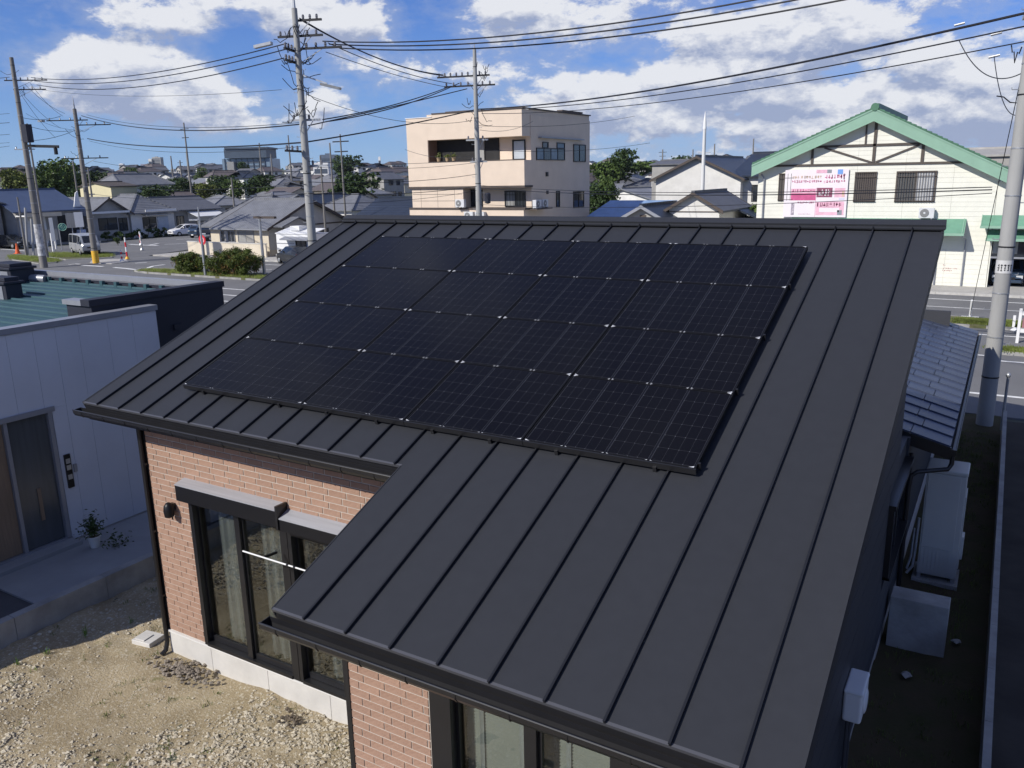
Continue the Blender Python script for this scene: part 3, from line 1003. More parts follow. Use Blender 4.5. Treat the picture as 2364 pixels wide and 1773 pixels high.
# gravel chips over the rough parts of the yard
mb = MB()
cnt = 0
rg = random.Random(5)
while cnt < 15000:
    x, y = rg.uniform(-2.0, 5.7), rg.uniform(-3.3, 2.0)
    if y > YU - .03 and x > .18:
        continue
    if x > 5.4 and y > YL_ - .03:
        continue
    r_ = rough_at(x, y)
    dens = .03 + .97 * r_ ** 1.5 * (1 if mnoise.noise(Vector((x * 1.7, y * 1.7, 9))) > -.15 else .3)
    if x < -.75 + .46 * (y + 1.03) and y > -1.0:
        dens *= .15
    if rg.random() > dens:
        continue
    k = rg.choice((.007, .010, .012, .016, .020, .026, .034)) * (.6 + .5 * r_) * rg.uniform(.8, 1.25)
    z = yard_z(x, y) + k * .15
    a = rg.uniform(0, 3.14)
    ca, sa = math.cos(a) * k, math.sin(a) * k
    q = rg.uniform(.5, .9)
    vv = [(x + ca, y + sa, z), (x - sa * q, y + ca * q, z + k * rg.uniform(-.2, .3)), (x - ca, y - sa, z), (x + sa * q, y - ca * q, z + k * rg.uniform(-.2, .3)), (x + k * .2, y + k * .2, z + k * rg.uniform(.35, .75)), (x - k * .25, y - k * .2, z + k * rg.uniform(.3, .7))]
    mb.add(vv, [(0, 1, 4), (1, 5, 4), (1, 2, 5), (2, 3, 5), (3, 4, 5), (3, 0, 4)])
    cnt += 1
o = part('gravel', mb, mat('stone_chip', (.40, .35, .26), .9, .3, 3, .2, col2=(.53, .475, .37)))
o['kind'] = 'stuff'
# sparse grass
def blades(mb, x, y, z, n, h, spread, rg):
    for i in range(n):
        a = rg.uniform(0, 6.28)
        bx, by = x + rg.gauss(0, spread), y + rg.gauss(0, spread)
        hh = h * rg.uniform(.5, 1.2)
        lx, ly = math.cos(a) * hh * rg.uniform(.2, .8), math.sin(a) * hh * rg.uniform(.2, .8)
        w = rg.uniform(.0025, .005)
        px_, py_ = -math.sin(a) * w, math.cos(a) * w
        mb.add([(bx - px_, by - py_, z - .01), (bx + px_, by + py_, z - .01), (bx + lx * .5 + px_ * .8, by + ly * .5 + py_ * .8, z + hh * .7), (bx + lx * .5 - px_ * .8, by + ly * .5 - py_ * .8, z + hh * .7), (bx + lx, by + ly, z + hh * .85)],
               [(0, 1, 2, 3), (3, 2, 4)])
m_grass = mat('yard_grass', (.10, .135, .03), .6, .4, 3, spec=.2)
mb = MB()
rg = random.Random(8)
for i in range(520):
    x, y = rg.uniform(-2.0, 5.5), rg.uniform(-3.2, 2.0)
    if (y > YU - .05 and x > .15) or (x > 5.35 and y > YL_ - .05):
        continue
    if mnoise.noise(Vector((x * 1.1, y * 1.1, 5))) < .02:
        continue
    blades(mb, x, y, yard_z(x, y), rg.randint(4, 16), rg.uniform(.025, .055), .035, rg)
o = part('grass', mb, m_grass)
o['kind'] = 'stuff'
mb = MB()
for i in range(500):
    x, y = rg.uniform(9.3, 10.45), rg.uniform(0, 17.5)
    if rg.random() < .5 and y < 12:
        continue
    blades(mb, x, y, .0, rg.randint(5, 18), rg.uniform(.04, .10), .06, rg)
o = part('strip_grass', mb, m_grass)
o['kind'] = 'stuff'
for (px, py, h, lb) in ((525, 835, .16, 'tallest green weed at the shadow edge of the yard'), (285, 950, .11, 'small weed at the shadow edge between two others'), (108, 1015, .10, 'low weed at the shadow edge nearest the kerb corner'), (805, 750, .10, 'weed growing in the shade near the inspection cover')):
    P = G(px / 2.6627, 1150 + (py + 12) / 2.6627)
    mb = MB()
    blades(mb, 0, 0, 0, 16, h, .018, rg)
    mb2 = MB()
    o = part('weed', mb, mat('weed_leaf', (.10, .19, .03), .6, .3, 3, spec=.2), loc=(P.x, P.y, yard_z(P.x, P.y)))
    tag(o, lb, 'weed', 'weeds along the shadow edge')
# ================================================================== white neighbour house with teal roof
m_wpan = mat('white_wall_panel', (.54, .57, .63), .6, .05, 1.0, .04)  # grey-blue of the shade put into the white; the return wall stays brighter
m_navy = mat('navy_wall_cladding', (.020, .022, .034), .6, .08, 2)
m_capg = mat('grey_coping_metal', (.30, .31, .34), .4, .06, 3, metal=.3)
m_teal = mat('teal_roof_sheet', (.032, .078, .092), .5, .12, 1.4, .1, col2=(.040, .092, .106))
nb = thing('white_house', 'flat roofed white neighbour house with teal ribbed roof and a dark navy rear block', 'house', (0, 0, 0))
NX = -4.05
nw = part('wall', MB().box(NX - .2, NX - .03, -7.0, -.42, .35, 4.28).box(NX - .2, NX - .03, 1.62, 3.92, .35, 4.28).box(NX - .2, NX - .03, -.42, 1.62, 2.86, 4.28), m_wpan, nb)
ys = [-7.0, -5.8, -4.7, -3.6, -2.4, -1.3, -.42, .0, .55, 1.05, 1.50, 1.89, 2.32, 2.89, 3.40, 3.93]
for i in range(len(ys) - 1):
    z0 = .36
    a, b = ys[i] + .0022, ys[i + 1] - .0022
    if b <= -.41 or a >= 1.6:
        part('wall_panel', MB().box(NX - .03, NX, a, b, z0, 4.27), m_wpan, nw)
    elif b > 1.62:
        part('wall_panel', MB().box(NX - .03, NX, 1.62, b, z0, 2.86).box(NX - .03, NX, a, b, 2.862, 4.27), m_wpan, nw)
    else:
        part('wall_panel', MB().box(NX - .03, NX, a, b, 2.862, 4.27), m_wpan, nw)
part('return_wall', MB().box(-5.75, NX - .2, 3.80, 3.93, 3.6, 4.30), mat('white_return_wall', (.74, .74, .73), .6, .05, 4), nb)
part('coping', MB().box(NX - .24, NX + .03, -7.0, 3.96, 4.28, 4.38), m_capg, nb)
part('coping', MB().box(-5.8, NX - .24, 3.78, 3.96, 4.28, 4.36), m_capg, nb)
# rear navy block
NK = -4.42
part('rear_wall', MB().box(NK - .18, NK, 2.85, 5.90, .3, 4.48).box(-22, NK - .18, 5.74, 5.90, .3, 4.40).box(-5.2, NK - .18, 2.85, 3.0, 3.9, 4.48), m_navy, nb)
part('rear_coping', MB().box(NK - .24, NK + .03, 2.8, 5.93, 4.48, 4.60), m_navy, nb)
part('rear_coping', MB().box(-24, NK - .24, 5.77, 5.93, 4.46, 4.57), m_capg, nb)
part('rear_coping', MB().box(-5.25, NK - .24, 2.8, 3.05, 4.48, 4.57), m_capg, nb)
x = -20.5
while x < -4.8:
    part('upstand_bracket', MB().box(x, x + .10, 5.62, 5.70, 4.33, 4.45), m_teal, nb)
    x += .55
part('wall_vent', MB().box(NK, NK + .05, 4.55, 4.72, 3.75, 3.86), m_navy, nb)
part('pipe', MB().tube([(NK + .04, 5.0, 3.72), (NK + .10, 5.0, 3.74), (NK + .10, 5.0, 2.2)], .02, 8), m_capg, nb)
# the teal roof: overlapping ribbed sheets running across
rf = part('roof', MB().box(-24, NX - .2, -7, 3.79, 3.70, 3.80).box(-24, NK - .2, 3.79, 5.72, 3.70, 3.80), m_navy, nb)
y = -7.0
k = 0
while y < 5.6:
    xb = NX - .22 if y + .30 < 3.75 else (-5.78 if y < 3.0 else NK - .22)
    z = 4.10 + .042 * y
    part('roof_sheet', MB().prism([(-24, y, z), (-24, y + .275, z + .010), (-24, y + .282, z + .042), (-24, y + .318, z + .042), (-24, y + .33, z), (-24, y + .33, z - .02), (-24, y, z - .02)], (xb + 24, 0, 0)), m_teal, rf)
    y += .325
# roof vents near the edge of the frame
VA, VB = on_z(16, 687, 4.3), on_z(49, 682, 4.3)
for (x1, y0, y1, w, h, z0) in ((VA.x, VA.y, VB.y + .02, .7, .36, 4.22), (on_z(26, 640, 4.5).x, VB.y + 1.0, VB.y + 1.6, 1.0, .42, 4.25)):
    t_ = part('roof_vent', MB().box(x1 - w, x1, y0, y1, z0, z0 + h), m_navy, nb, bevel=.015)
    part('vent_hood', MB().box(x1 - w, x1 + .05, y0 - .05, y1 + .05, z0 + h, z0 + h + .06), m_navy, t_, bevel=.015)
    part('vent_cap', MB().box(x1 - w, x1 - .03, y0 + .02, y1 - .02, z0 + h + .06, z0 + h + .15), m_navy, t_, bevel=.015)
    part('vent_flap', MB().box(x1 - w, x1 - .12, y0 - .012, y0, z0 + .02, z0 + h - .04), m_capg, t_)
part('roof_pipe', MB().tube([(-14.5, 5.5, 4.5), (-11.0, 5.45, 4.42), (-10.6, 5.6, 4.40)], .10, 10), m_capg, nb, smooth=60)
# unseen wall added outside the frame so that its corner shadows the yard
part('front_wing', MB().box(-8, -2.5, -2.9, -2.4, .3, 3.6), m_wpan, nb)
part('foundation', MB().box(NX - .1, NX + .01, -7.0, 3.92, .0, .35), m_conc_d, nb)
# sliding entrance door
m_door = mat('wood_grain_door', (.22, .16, .11), .55, .15, 3, stretch=(9, 9, .6))
m_doorg = mat('grey_glazed_door', (.075, .085, .095), .25, .15, 2, spec=.6, stretch=(6, 6, .4))
dr_ = part('entrance_door', MB().box(NX - .15, NX - .10, -.3, 1.62, .40, 2.86), m_navy, nb)
part('door_leaf', MB().box(NX - .10, NX - .06, -.30, .76, .44, 2.80), m_door, dr_, label='timber grained sliding door leaf')
part('door_leaf', MB().box(NX - .095, NX - .055, .84, 1.52, .44, 2.80), m_doorg, dr_, label='grey glazed sliding door leaf')
part('door_frame', MB().box(NX - .11, NX + .0, .77, .83, .42, 2.80).box(NX - .11, NX + .02, 1.53, 1.60, .42, 2.84).box(NX - .11, NX + .03, -.4, 1.66, 2.81, 2.90).box(NX - .11, NX + .02, -.4, 1.62, .38, .43), m_capg, dr_)
part('pull_handle', MB().box(NX - .055, NX - .03, 1.16, 1.22, .9, 1.5), m_door, dr_)
ip = part('entrance_panel', MB().box(NX, NX + .03, 1.69, 1.80, 1.34, 1.97), m_shut, nb)
for z in (1.80, 1.68, 1.50):
    part('name_plate', MB().box(NX + .03, NX + .034, 1.705, 1.785, z, z + .09), m_steel, ip)
part('door_bell', MB().box(NX, NX + .025, 1.84, 1.90, 1.60, 1.75), m_capg, nb)
# platform and kerb before the entrance
m_plat = mat('paved_platform', (.27, .275, .28), .85, .12, 1.2, .15)
pf = thing('entrance_platform', 'raised concrete platform with a kerb wall before the white house entrance', 'platform', (0, 0, 0))
part('slab', MB().box(NX + .012, -2.30, -.06, 8, -.1, .33), m_plat, pf)
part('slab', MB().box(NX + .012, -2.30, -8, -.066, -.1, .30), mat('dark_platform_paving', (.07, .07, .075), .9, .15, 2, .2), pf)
y = -8.0
while y < 8:
    part('kerb_block', MB().box(-2.296, -2.13, y + .004, y + 1.496, -.3, .36), m_conc_d, pf)
    y += 1.5
part('door_step', MB().box(NX + .012, -3.75, -.3, 1.62, .332, .40), m_plat, pf)
# potted plant
pp = thing('potted_plant', 'white flower pot with a small leafy shrub on the shaded platform', 'potted plant', (-3.43, 1.66, .332), 0, None, .86)
part('pot', MB().lathe([(.085, 0), (.125, .22), (.14, .225), (.14, .255), (.125, .257), (.115, .21)], 20), mat('white_plastic_pot', (.62, .62, .60), .5, .04, 4), pp, smooth=40)
part('potting_soil', MB().lathe([(.118, .19), (.118, .215), (.01, .225)], 16), m_soil, pp)
mb = MB()
rg = random.Random(3)
for i in range(9):
    a, l = rg.uniform(0, 6.28), rg.uniform(.15, .42)
    mb.tube([(0, 0, .2), (math.cos(a) * l * .3, math.sin(a) * l * .3, .2 + l * .6), (math.cos(a) * l * .7, math.sin(a) * l * .7, .22 + l)], .006, 5)
part('stem', mb, m_bark, pp)
mb = MB()
def leafquads(mb, n, fn, size, rg):
    for i in range(n):
        p = fn()
        if p is None:
            continue
        u = Vector((rg.gauss(0, 1), rg.gauss(0, 1), rg.gauss(0, .6))).normalized()
        w = u.cross(Vector((rg.gauss(0, 1), rg.gauss(0, 1), rg.gauss(0, 1)))).normalized()
        s = size * rg.uniform(.6, 1.3)
        p = Vector(p)
        mb.add([p - u * s, p + w * s * .42, p + u * s, p - w * s * .42], [(0, 1, 2, 3)])
def plantfn():
    a, r_ = rg.uniform(0, 6.28), abs(rg.gauss(0, .15))
    return (math.cos(a) * r_, math.sin(a) * r_, .28 + abs(rg.gauss(.14, .13)) * (1.2 - r_))
leafquads(mb, 420, plantfn, .04, rg)
part('foliage', mb, m_leaf_d, pp)
mb = MB()
leafquads(mb, 120, lambda: (.28 + rg.gauss(0, .09), .12 + rg.gauss(0, .12), abs(rg.gauss(.08, .09))), .035, rg)
o = part('shrub', mb, m_leaf_d, loc=(-3.43, 1.75, .33))
tag(o, 'low straggling plant beside the white flower pot', 'plant')

# ================================================================== roads
struct('road', MB().box(-140, 90, 19.4, 44.2, -.3, 0.0), m_asph)
sr = MB()
sr.add([(-82.6, 44.2, .0), (-60.6, 44.2, .0), (-66, 60, .0), (-72, 90, .0), (-82, 140, .0), (-96, 140, .0), (-86, 90, .0), (-83, 66, .0)], [tuple(range(8))])
struct('side_road', MB().prism([(-82.6, 44.2, -.004), (-60.6, 44.2, -.004), (-66, 60, -.004), (-72, 90, -.004), (-82, 140, -.004), (-96, 140, -.004), (-86, 90, -.004), (-83, 66, -.004)], (0, 0, -.3)), m_asph)
m_pave = mat('pavement_concrete', (.40, .385, .36), .9, .15, .8, .2)
struct('pavement', MB().box(-60, 60, 44.34, 47.4, -.2, .10), m_pave)
struct('forecourt', MB().box(-60, 60, 47.4, 49.6, -.2, .095), m_pave)
struct('verge', MB().box(-60, 9.2, 17.8, 19.3, -.3, -.015), m_yard)
kb = thing('kerb', 'long pale kerb along the far pavement before the green roofed building', 'kerb', (0, 44.27, 0))
x = -45.0
while x < 30:
    part('kerb_stone', MB().box(x + .006, x + 1.994, -.07, .07, -.2, .13), m_conc, kb)
    x += 2.0
# painted lines
def line(name, x0, x1, y, w=.15, y1=None):
    mb = MB()
    y1 = y if y1 is None else y1
    mb.prism([(x0, y - w / 2, .006), (x1, y1 - w / 2, .006), (x1, y1 + w / 2, .006), (x0, y + w / 2, .006)], (0, 0, -.002))
    o = part(name, mb, m_road_w)
    o['kind'] = 'structure'
    return o
line('road_line', -48, 60, 42.35)
line('road_line', 9.3, 60, 32.35)
line('road_line', -46, 9.9, 27.9, .16)
line('road_line', 10.2, 60, 27.15, .16)
line('road_line', -46, -10, 30.0, .16)
line('road_line', -46, -12, 26.0, .16)
line('road_line', 6, 60, 21.85, .18)
x = -44.0
while x < 50:
    line('lane_dash', x, x + 5, 39.55, .11)
    if x > 0:
        line('lane_dash', x, x + 3, 24.95, .08)
    x += 10
def gline(name, pts, w):
    """painted stroke through ground points taken from the photograph"""
    P = [G(a / 3.6867, 350 + b / 3.6867) for a, b in pts]
    mb = MB()
    L = []
    for i, p in enumerate(P):
        d = (P[min(i + 1, len(P) - 1)] - P[max(i - 1, 0)]).normalized()
        sd = Vector((-d.y, d.x, 0)) * w / 2
        L.append((p + sd, p - sd))
    for i in range(len(P) - 1):
        a, b = L[i], L[i + 1]
        mb.prism([(q.x, q.y, .008) for q in (a[0], a[1], b[1], b[0])], (0, 0, -.003))
    o = part(name, mb, m_road_w)
    o['kind'] = 'structure'
gline('road_line', [(970, 986), (1060, 994), (1150, 1004)], .30)
gline('road_line', [(1170, 1006), (1300, 1014), (1420, 1030)], .22)
gline('road_line', [(1400, 962), (1300, 975), (1252, 993), (1275, 1006), (1330, 1012)], .30)
gline('road_line', [(700, 968), (880, 978)], .35)
gline('road_line', [(585, 962), (640, 955), (680, 958)], .22)
gline('road_arrow', [(1100, 789), (1220, 796), (1345, 800)], .45)
gline('road_arrow', [(1270, 795), (1345, 783)], .4)
gline('road_line', [(1500, 747), (1600, 743), (1700, 736)], .25)
gline('road_line', [(1150, 950), (1250, 942)], .25)
gline('road_line', [(0, 829), (110, 836), (215, 846)], .25)
gline('road_line', [(1400, 789), (1590, 782)], .15)

# ================================================================== planted islands
m_turf = mat('island_turf', (.075, .095, .03), .9, .4, 1.5, .4, 20, col2=(.15, .13, .07))
def island(name, label, poly, top=.12, wk=.16):
    t = thing(name, label, 'traffic island', (poly[0][0], poly[0][1], 0))
    o = Vector((poly[0][0], poly[0][1], 0))
    P = [Vector((a, b, 0)) - o for a, b in poly]
    c = sum(P, Vector()) / len(P)
    I = [p + (c - p).normalized() * min(wk * 1.3, (c - p).length * .4) for p in P]
    part('turf', MB().prism([q + Vector((0, 0, top)) for q in I], (0, 0, -.3)), m_turf, t)
    for i in range(len(P)):
        a, b, c_, d = P[i], P[(i + 1) % len(P)], I[(i + 1) % len(P)], I[i]
        L = (b - a).length
        n = min(40, max(1, int(L / 2.0)))
        for k in range(n):
            f0, f1 = k / n + .003, (k + 1) / n - .003
            q = [a.lerp(b, f0), a.lerp(b, f1), d.lerp(c_, f1), d.lerp(c_, f0)]
            part('kerb_stone', MB().prism([v + Vector((0, 0, top + .02)) for v in q], (0, 0, -.3)), m_conc_d, t)
    return t
def gpts(pts):
    return [(G(a / 3.6867, 350 + b / 3.6867).x, G(a / 3.6867, 350 + b / 3.6867).y) for a, b in pts]
island('median_island', 'long kerbed median carrying the two round hedges and the rough grass', [(-49.3, 35.3), (-48.6, 34.3), (-46.5, 33.8), (60, 33.9), (60, 35.5), (-46, 36.6), (-48.8, 36.0)])
island('side_island', 'narrow kerbed grass island behind the grey utility pole on the near carriageway', [(9.95, 28.75), (10.3, 28.3), (60, 28.3), (60, 29.2), (10.3, 29.2)])
# ground cover on the islands
mb = MB()
rg = random.Random(21)
def tuft(x, y, z, h, n=8, sp=.12):
    for i in range(n):
        a = rg.uniform(0, 6.28)
        bx, by = x + rg.gauss(0, sp), y + rg.gauss(0, sp)
        hh = h * rg.uniform(.5, 1.2)
        w = .02
        mb.add([(bx - w, by, z), (bx + w, by, z), (bx + math.cos(a) * hh * .5, by + math.sin(a) * hh * .5, z + hh)], [(0, 1, 2)])
for i in range(700):
    tuft(rg.uniform(8.5, 13), rg.uniform(34.15, 35.3), .11, .14)
for i in range(500):
    tuft(rg.uniform(10.1, 14), rg.uniform(28.4, 29.1), .11, .12)
for i in range(500):
    tuft(rg.uniform(-48, -30), rg.uniform(34.1, 35.4), .11, .18)
isl = gpts([(100, 925), (330, 957), (480, 948), (500, 925), (330, 905), (90, 885)])
for i in range(900):
    k = rg.random()
    a = Vector(isl[0]).lerp(Vector(isl[2]), k)
    b = Vector(isl[5]).lerp(Vector(isl[3]), k)
    p = a.lerp(b, rg.uniform(.05, .95))
    tuft(p.x, p.y, .05, .22, 7, .2)
isl2 = gpts([(410, 905), (560, 925), (790, 915), (960, 905), (930, 870), (800, 855), (420, 870)])
for i in range(900):
    k = rg.random()
    a = Vector(isl2[0]).lerp(Vector(isl2[3]), k)
    b = Vector(isl2[6]).lerp(Vector(isl2[4]), k)
    p = a.lerp(b, rg.uniform(.05, .95))
    tuft(p.x, p.y, .05, .25, 7, .2)
o = part('verge_grass', mb, mat('verge_grass_blade', (.12, .15, .035), .7, .4, 1, spec=.15))
o['kind'] = 'stuff'
island('grass_island', 'kerbed grass strip at the foot of the tall dark utility pole', isl, .06, .22)
island('parking_verge', 'kerbed grass corner on which the silver van is parked', isl2, .06, .22)
pd_ = gpts([(765, 948), (950, 958), (1100, 940), (1060, 915), (900, 920), (780, 930)])
struct('concrete_pad', MB().prism([(a, b, .05) for a, b in pd_], (0, 0, -.3)), m_pave)
# ================================================================== hedges and trees
def crown_mesh(name, lobes, n, size, seed, m, drop=0.0):
    """foliage as many leaf-sized faces gathered in clumps on the outside of the lobes"""
    rg = random.Random(seed)
    mb = MB()
    clumps = []
    for (cx, cy, cz, rx, ry, rz) in lobes:
        k = max(6, int(14 * rx * rz))
        for i in range(k):
            d = Vector((rg.gauss(0, 1), rg.gauss(0, 1), rg.gauss(.25, 1))).normalized()
            q = rg.uniform(.55, 1.0)
            clumps.append((cx + d.x * rx * q, cy + d.y * ry * q, cz + d.z * rz * q, min(rx, rz) * rg.uniform(.22, .42)))
    for i in range(n):
        c = clumps[rg.randrange(len(clumps))]
        p = Vector((c[0] + rg.gauss(0, c[3] * .46), c[1] + rg.gauss(0, c[3] * .46), c[2] + rg.gauss(0, c[3] * .40)))
        if p.z < drop:
            continue
        u = Vector((rg.gauss(0, 1), rg.gauss(0, 1), rg.gauss(0, .7))).normalized()
        w = u.cross(Vector((rg.gauss(0, 1), rg.gauss(0, 1), rg.gauss(0, 1)))).normalized()
        s = size * rg.uniform(.6, 1.35)
        mb.add([p - u * s, p + w * s * .5, p + u * s, p - w * s * .5], [(0, 1, 2, 3)])
    return mesh_of(name, mb, m)
def bush(label, P, w, d, h, seed, n, cols):
    t = thing('hedge_bush', label, 'hedge bush', (P[0], P[1], .10), 0, 'round hedges on the median')
    rg = random.Random(seed)
    mb = MB()
    for i in range(10):
        a = rg.uniform(0, 6.28)
        mb.tube([(0, 0, 0), (math.cos(a) * w * .15, math.sin(a) * d * .15, h * .4), (math.cos(a) * w * .34, math.sin(a) * d * .34, h * .8)], [.05, .03, .012], 5)
    part('stem', mb, m_bark, t)
    lobes = [(rg.uniform(-.28, .28) * w, rg.uniform(-.25, .25) * d, h * .48, w * .27, d * .30, h * .46) for i in range(7)] + [(-.27 * w, 0, h * .42, w * .24, d * .34, h * .42), (.27 * w, 0, h * .42, w * .24, d * .34, h * .42), (0, 0, h * .5, w * .3, d * .4, h * .48)]
    for k, (m, sh) in enumerate(cols):
        put('foliage', crown_mesh('foliage', lobes, int(n * 3.2 * sh), .055, seed * 10 + k, m, .0), t)
    return t
m_hedge = mat('hedge_leaf', (.055, .085, .016), .55, .5, 2.2, spec=.25, col2=(.10, .125, .022))
m_hedge_r = mat('reddish_hedge_tip', (.16, .10, .03), .6, .4, 2, spec=.2)
P = G((1480 + 1700) / 2 / 3.6867, 350 + 1028 / 3.6867)
bush('smaller round hedge at the end of the median beside the road lamp', (on_y(431, 608, 34.9).x, 34.9), 2.9, 2.2, 1.55, 3, 6500, ((m_hedge, .95), (m_hedge_r, .05)))
bush('larger round hedge with reddish tips on the median beside the parked dark car', (on_y(541, 614, 34.9).x, 34.9), 4.9, 2.4, 1.95, 4, 12000, ((m_hedge, .90), (m_hedge_r, .10)))
bush('low straggling hedge between the two round hedges', (on_y(474, 615, 35.2).x, 35.2), 2.2, 1.6, 1.35, 5, 2500, ((m_hedge, 1.0),))

def tree_template(seed, h, w, m, n=2600, size=.26, trunk=.3):
    rg = random.Random(seed)
    lobes = []
    for i in range(9):
        a = rg.uniform(0, 6.28)
        r_ = rg.uniform(0, .32) * w
        z = h * rg.uniform(.38, .82)
        lobes.append((math.cos(a) * r_, math.sin(a) * r_, z, w * rg.uniform(.18, .28), w * rg.uniform(.18, .28), h * rg.uniform(.13, .20)))
    cm = crown_mesh('crown', lobes, n, size, seed, m)
    mb = MB()
    mb.tube([(0, 0, -.3), (.05 * w * .2, 0, h * .3), (0, .04 * w, h * .6)], [trunk, trunk * .7, trunk * .3], 7)
    for l in lobes[:6]:
        mb.tube([(0, 0, h * .28), (l[0] * .6, l[1] * .6, l[2] * .75), (l[0], l[1], l[2])], [trunk * .45, trunk * .25, .03], 5)
    return cm, mesh_of('trunk', mb, m_bark)
TT = [tree_template(31, 9, 8, m_leaf, 3400), tree_template(32, 8, 9, m_leaf_d, 3400), tree_template(33, 7, 7, m_leaf_y, 3000), tree_template(34, 11, 7, m_leaf_d, 3200), tree_template(35, 5, 6, m_leaf, 2400)]
def tree(k, P, s, label, group='trees among the roofs', rz=None):
    t = thing('tree', label, 'tree', P, random.uniform(0, 6) if rz is None else rz, group, s)
    put('crown', TT[k][0], t)
    put('trunk', TT[k][1], t)
    return t
def pix_at(px, py, d):
    P = at(px, py, d)
    return P
def tree_px(k, px, top, d, label, h_t, base=None, sw=None):
    """tree standing on the ground at depth d whose top reaches pixel row `top`"""
    T = at(px, top, d)
    z0 = ter_z(T.x, T.y) if base is None else base
    s = max(.2, (T.z - z0) / h_t)
    return tree(k, (T.x, T.y, z0), s if sw is None else (s * sw, s * sw, s), label)
HT = [8.6, 7.4, 6.7, 10.2, 4.7]
def tp(k, px, top, d, label, sw=None):
    return tree_px(k, px, top, d, label, HT[k], None, sw)
tp(0, 105, 368, 150, 'tall leafy tree standing highest behind the shop with the blue grey roof', 1.0)
tp(2, 68, 398, 158, 'yellowish tree between the two dark utility poles and the far edge', .9)
tp(0, 150, 378, 155, 'green tree just left of the second dark pole')
tp(1, 195, 396, 160, 'dark tree directly behind the second dark utility pole', 1.1)
tp(2, 20, 388, 175, 'loose tree at the edge of the picture above the dark roofs', .9)
tp(2, 222, 425, 150, 'low yellow green tree beside the cream building')
tp(1, 175, 432, 140, 'low dark tree above the shop roof', 1.2)
tp(1, 345, 428, 130, 'dark tree behind the pyramid roofed house', 1.3)
tp(0, 372, 436, 135, 'round green tree beside the pyramid roofed house', 1.1)
tp(1, 425, 410, 190, 'dark rounded tree behind the far power poles', 1.2)
tp(1, 505, 405, 200, 'nearly black tree in the grove before the glass fronted block', 1.3)
tp(0, 545, 415, 185, 'mid green tree in the middle of the grove', 1.2)
tp(1, 590, 404, 195, 'dark tree at the far end of the grove', 1.4)
tp(2, 470, 422, 180, 'yellowish low tree at the near end of the grove', 1.3)
tp(4, 615, 430, 190, 'small tree at the foot of the grove', 1.3)
tp(1, 795, 358, 320, 'dark tree beside the grey office block behind the tall pole', 1.2)
tp(1, 810, 398, 140, 'dark low tree beside the beige building', 1.3)
tp(1, 1428, 344, 190, 'broad round tree on the skyline beside the beige building', .85)
tp(4, 1385, 374, 180, 'small tree at the foot of the broad round tree')
tp(0, 1400, 408, 92, 'green tree growing beside the blue metal roof', .8)
tp(1, 1372, 425, 90, 'lower dark tree against the beige wall', .9)
tp(4, 1500, 372, 260, 'small far tree on the skyline beside the broad round tree', 1.6)
tp(1, 1590, 360, 200, 'dark tree at the gable of the navy roofed house')
tp(4, 1730, 395, 88, 'small green shrub tree between the navy roofed house and the green roofed building')
tp(4, 1755, 470, 66, 'low bush between the white house and the cream wall')
tp(4, 270, 548, 93, 'clipped dark shrub at the kerb beside the garden hedge', .8)

# ================================================================== buildings
def window(parent, name, face, u0, u1, z0, z1, wall, frame=.06, mats=None, bars=0, mull=1, curt=None):
    """Framed window on an axis aligned wall: face 'x+','y-' etc., wall = coordinate of the wall face."""
    ax, sg = face[0], 1 if face[1] == '+' else -1
    def B(mb, a, b, c, d, o0, o1):
        o0, o1 = sorted((wall + sg * o0, wall + sg * o1))
        return mb.box(a, b, o0, o1, c, d) if ax == 'y' else mb.box(o0, o1, a, b, c, d)
    mf = mats or m_wood
    mb = MB()
    B(mb, u0, u1, z0, z0 + frame, 0, .07); B(mb, u0, u1, z1 - frame, z1, 0, .09)
    B(mb, u0, u0 + frame, z0 + frame, z1 - frame, 0, .07); B(mb, u1 - frame, u1, z0 + frame, z1 - frame, 0, .07)
    w = part(name, mb, mf, parent)
    n = mull + 1
    L = (u1 - u0 - 2 * frame) / n
    for i in range(n):
        p, q = u0 + frame + i * L, u0 + frame + (i + 1) * L
        part('pane', B(MB(), p + .02, q - .02, z0 + frame, z1 - frame, .012, .022 + .012 * (i % 2)), (curt or {}).get(i, m_pane), w)
        if i:
            part('mullion', B(MB(), p - .025, p + .025, z0 + frame, z1 - frame, .01, .06), mf, w)
    if bars:
        mb = MB()
        for i in range(bars):
            x = u0 + frame + (u1 - u0 - 2 * frame) * (i + .5) / bars
            B(mb, x - .012, x + .012, z0 + .02, z1 - .02, .10, .125)
        B(mb, u0, u1, z0 + .06, z0 + .09, .10, .13); B(mb, u0, u1, z1 - .3, z1 - .27, .10, .13)
        o = part('window_bars', mb, mf, w)
    return w
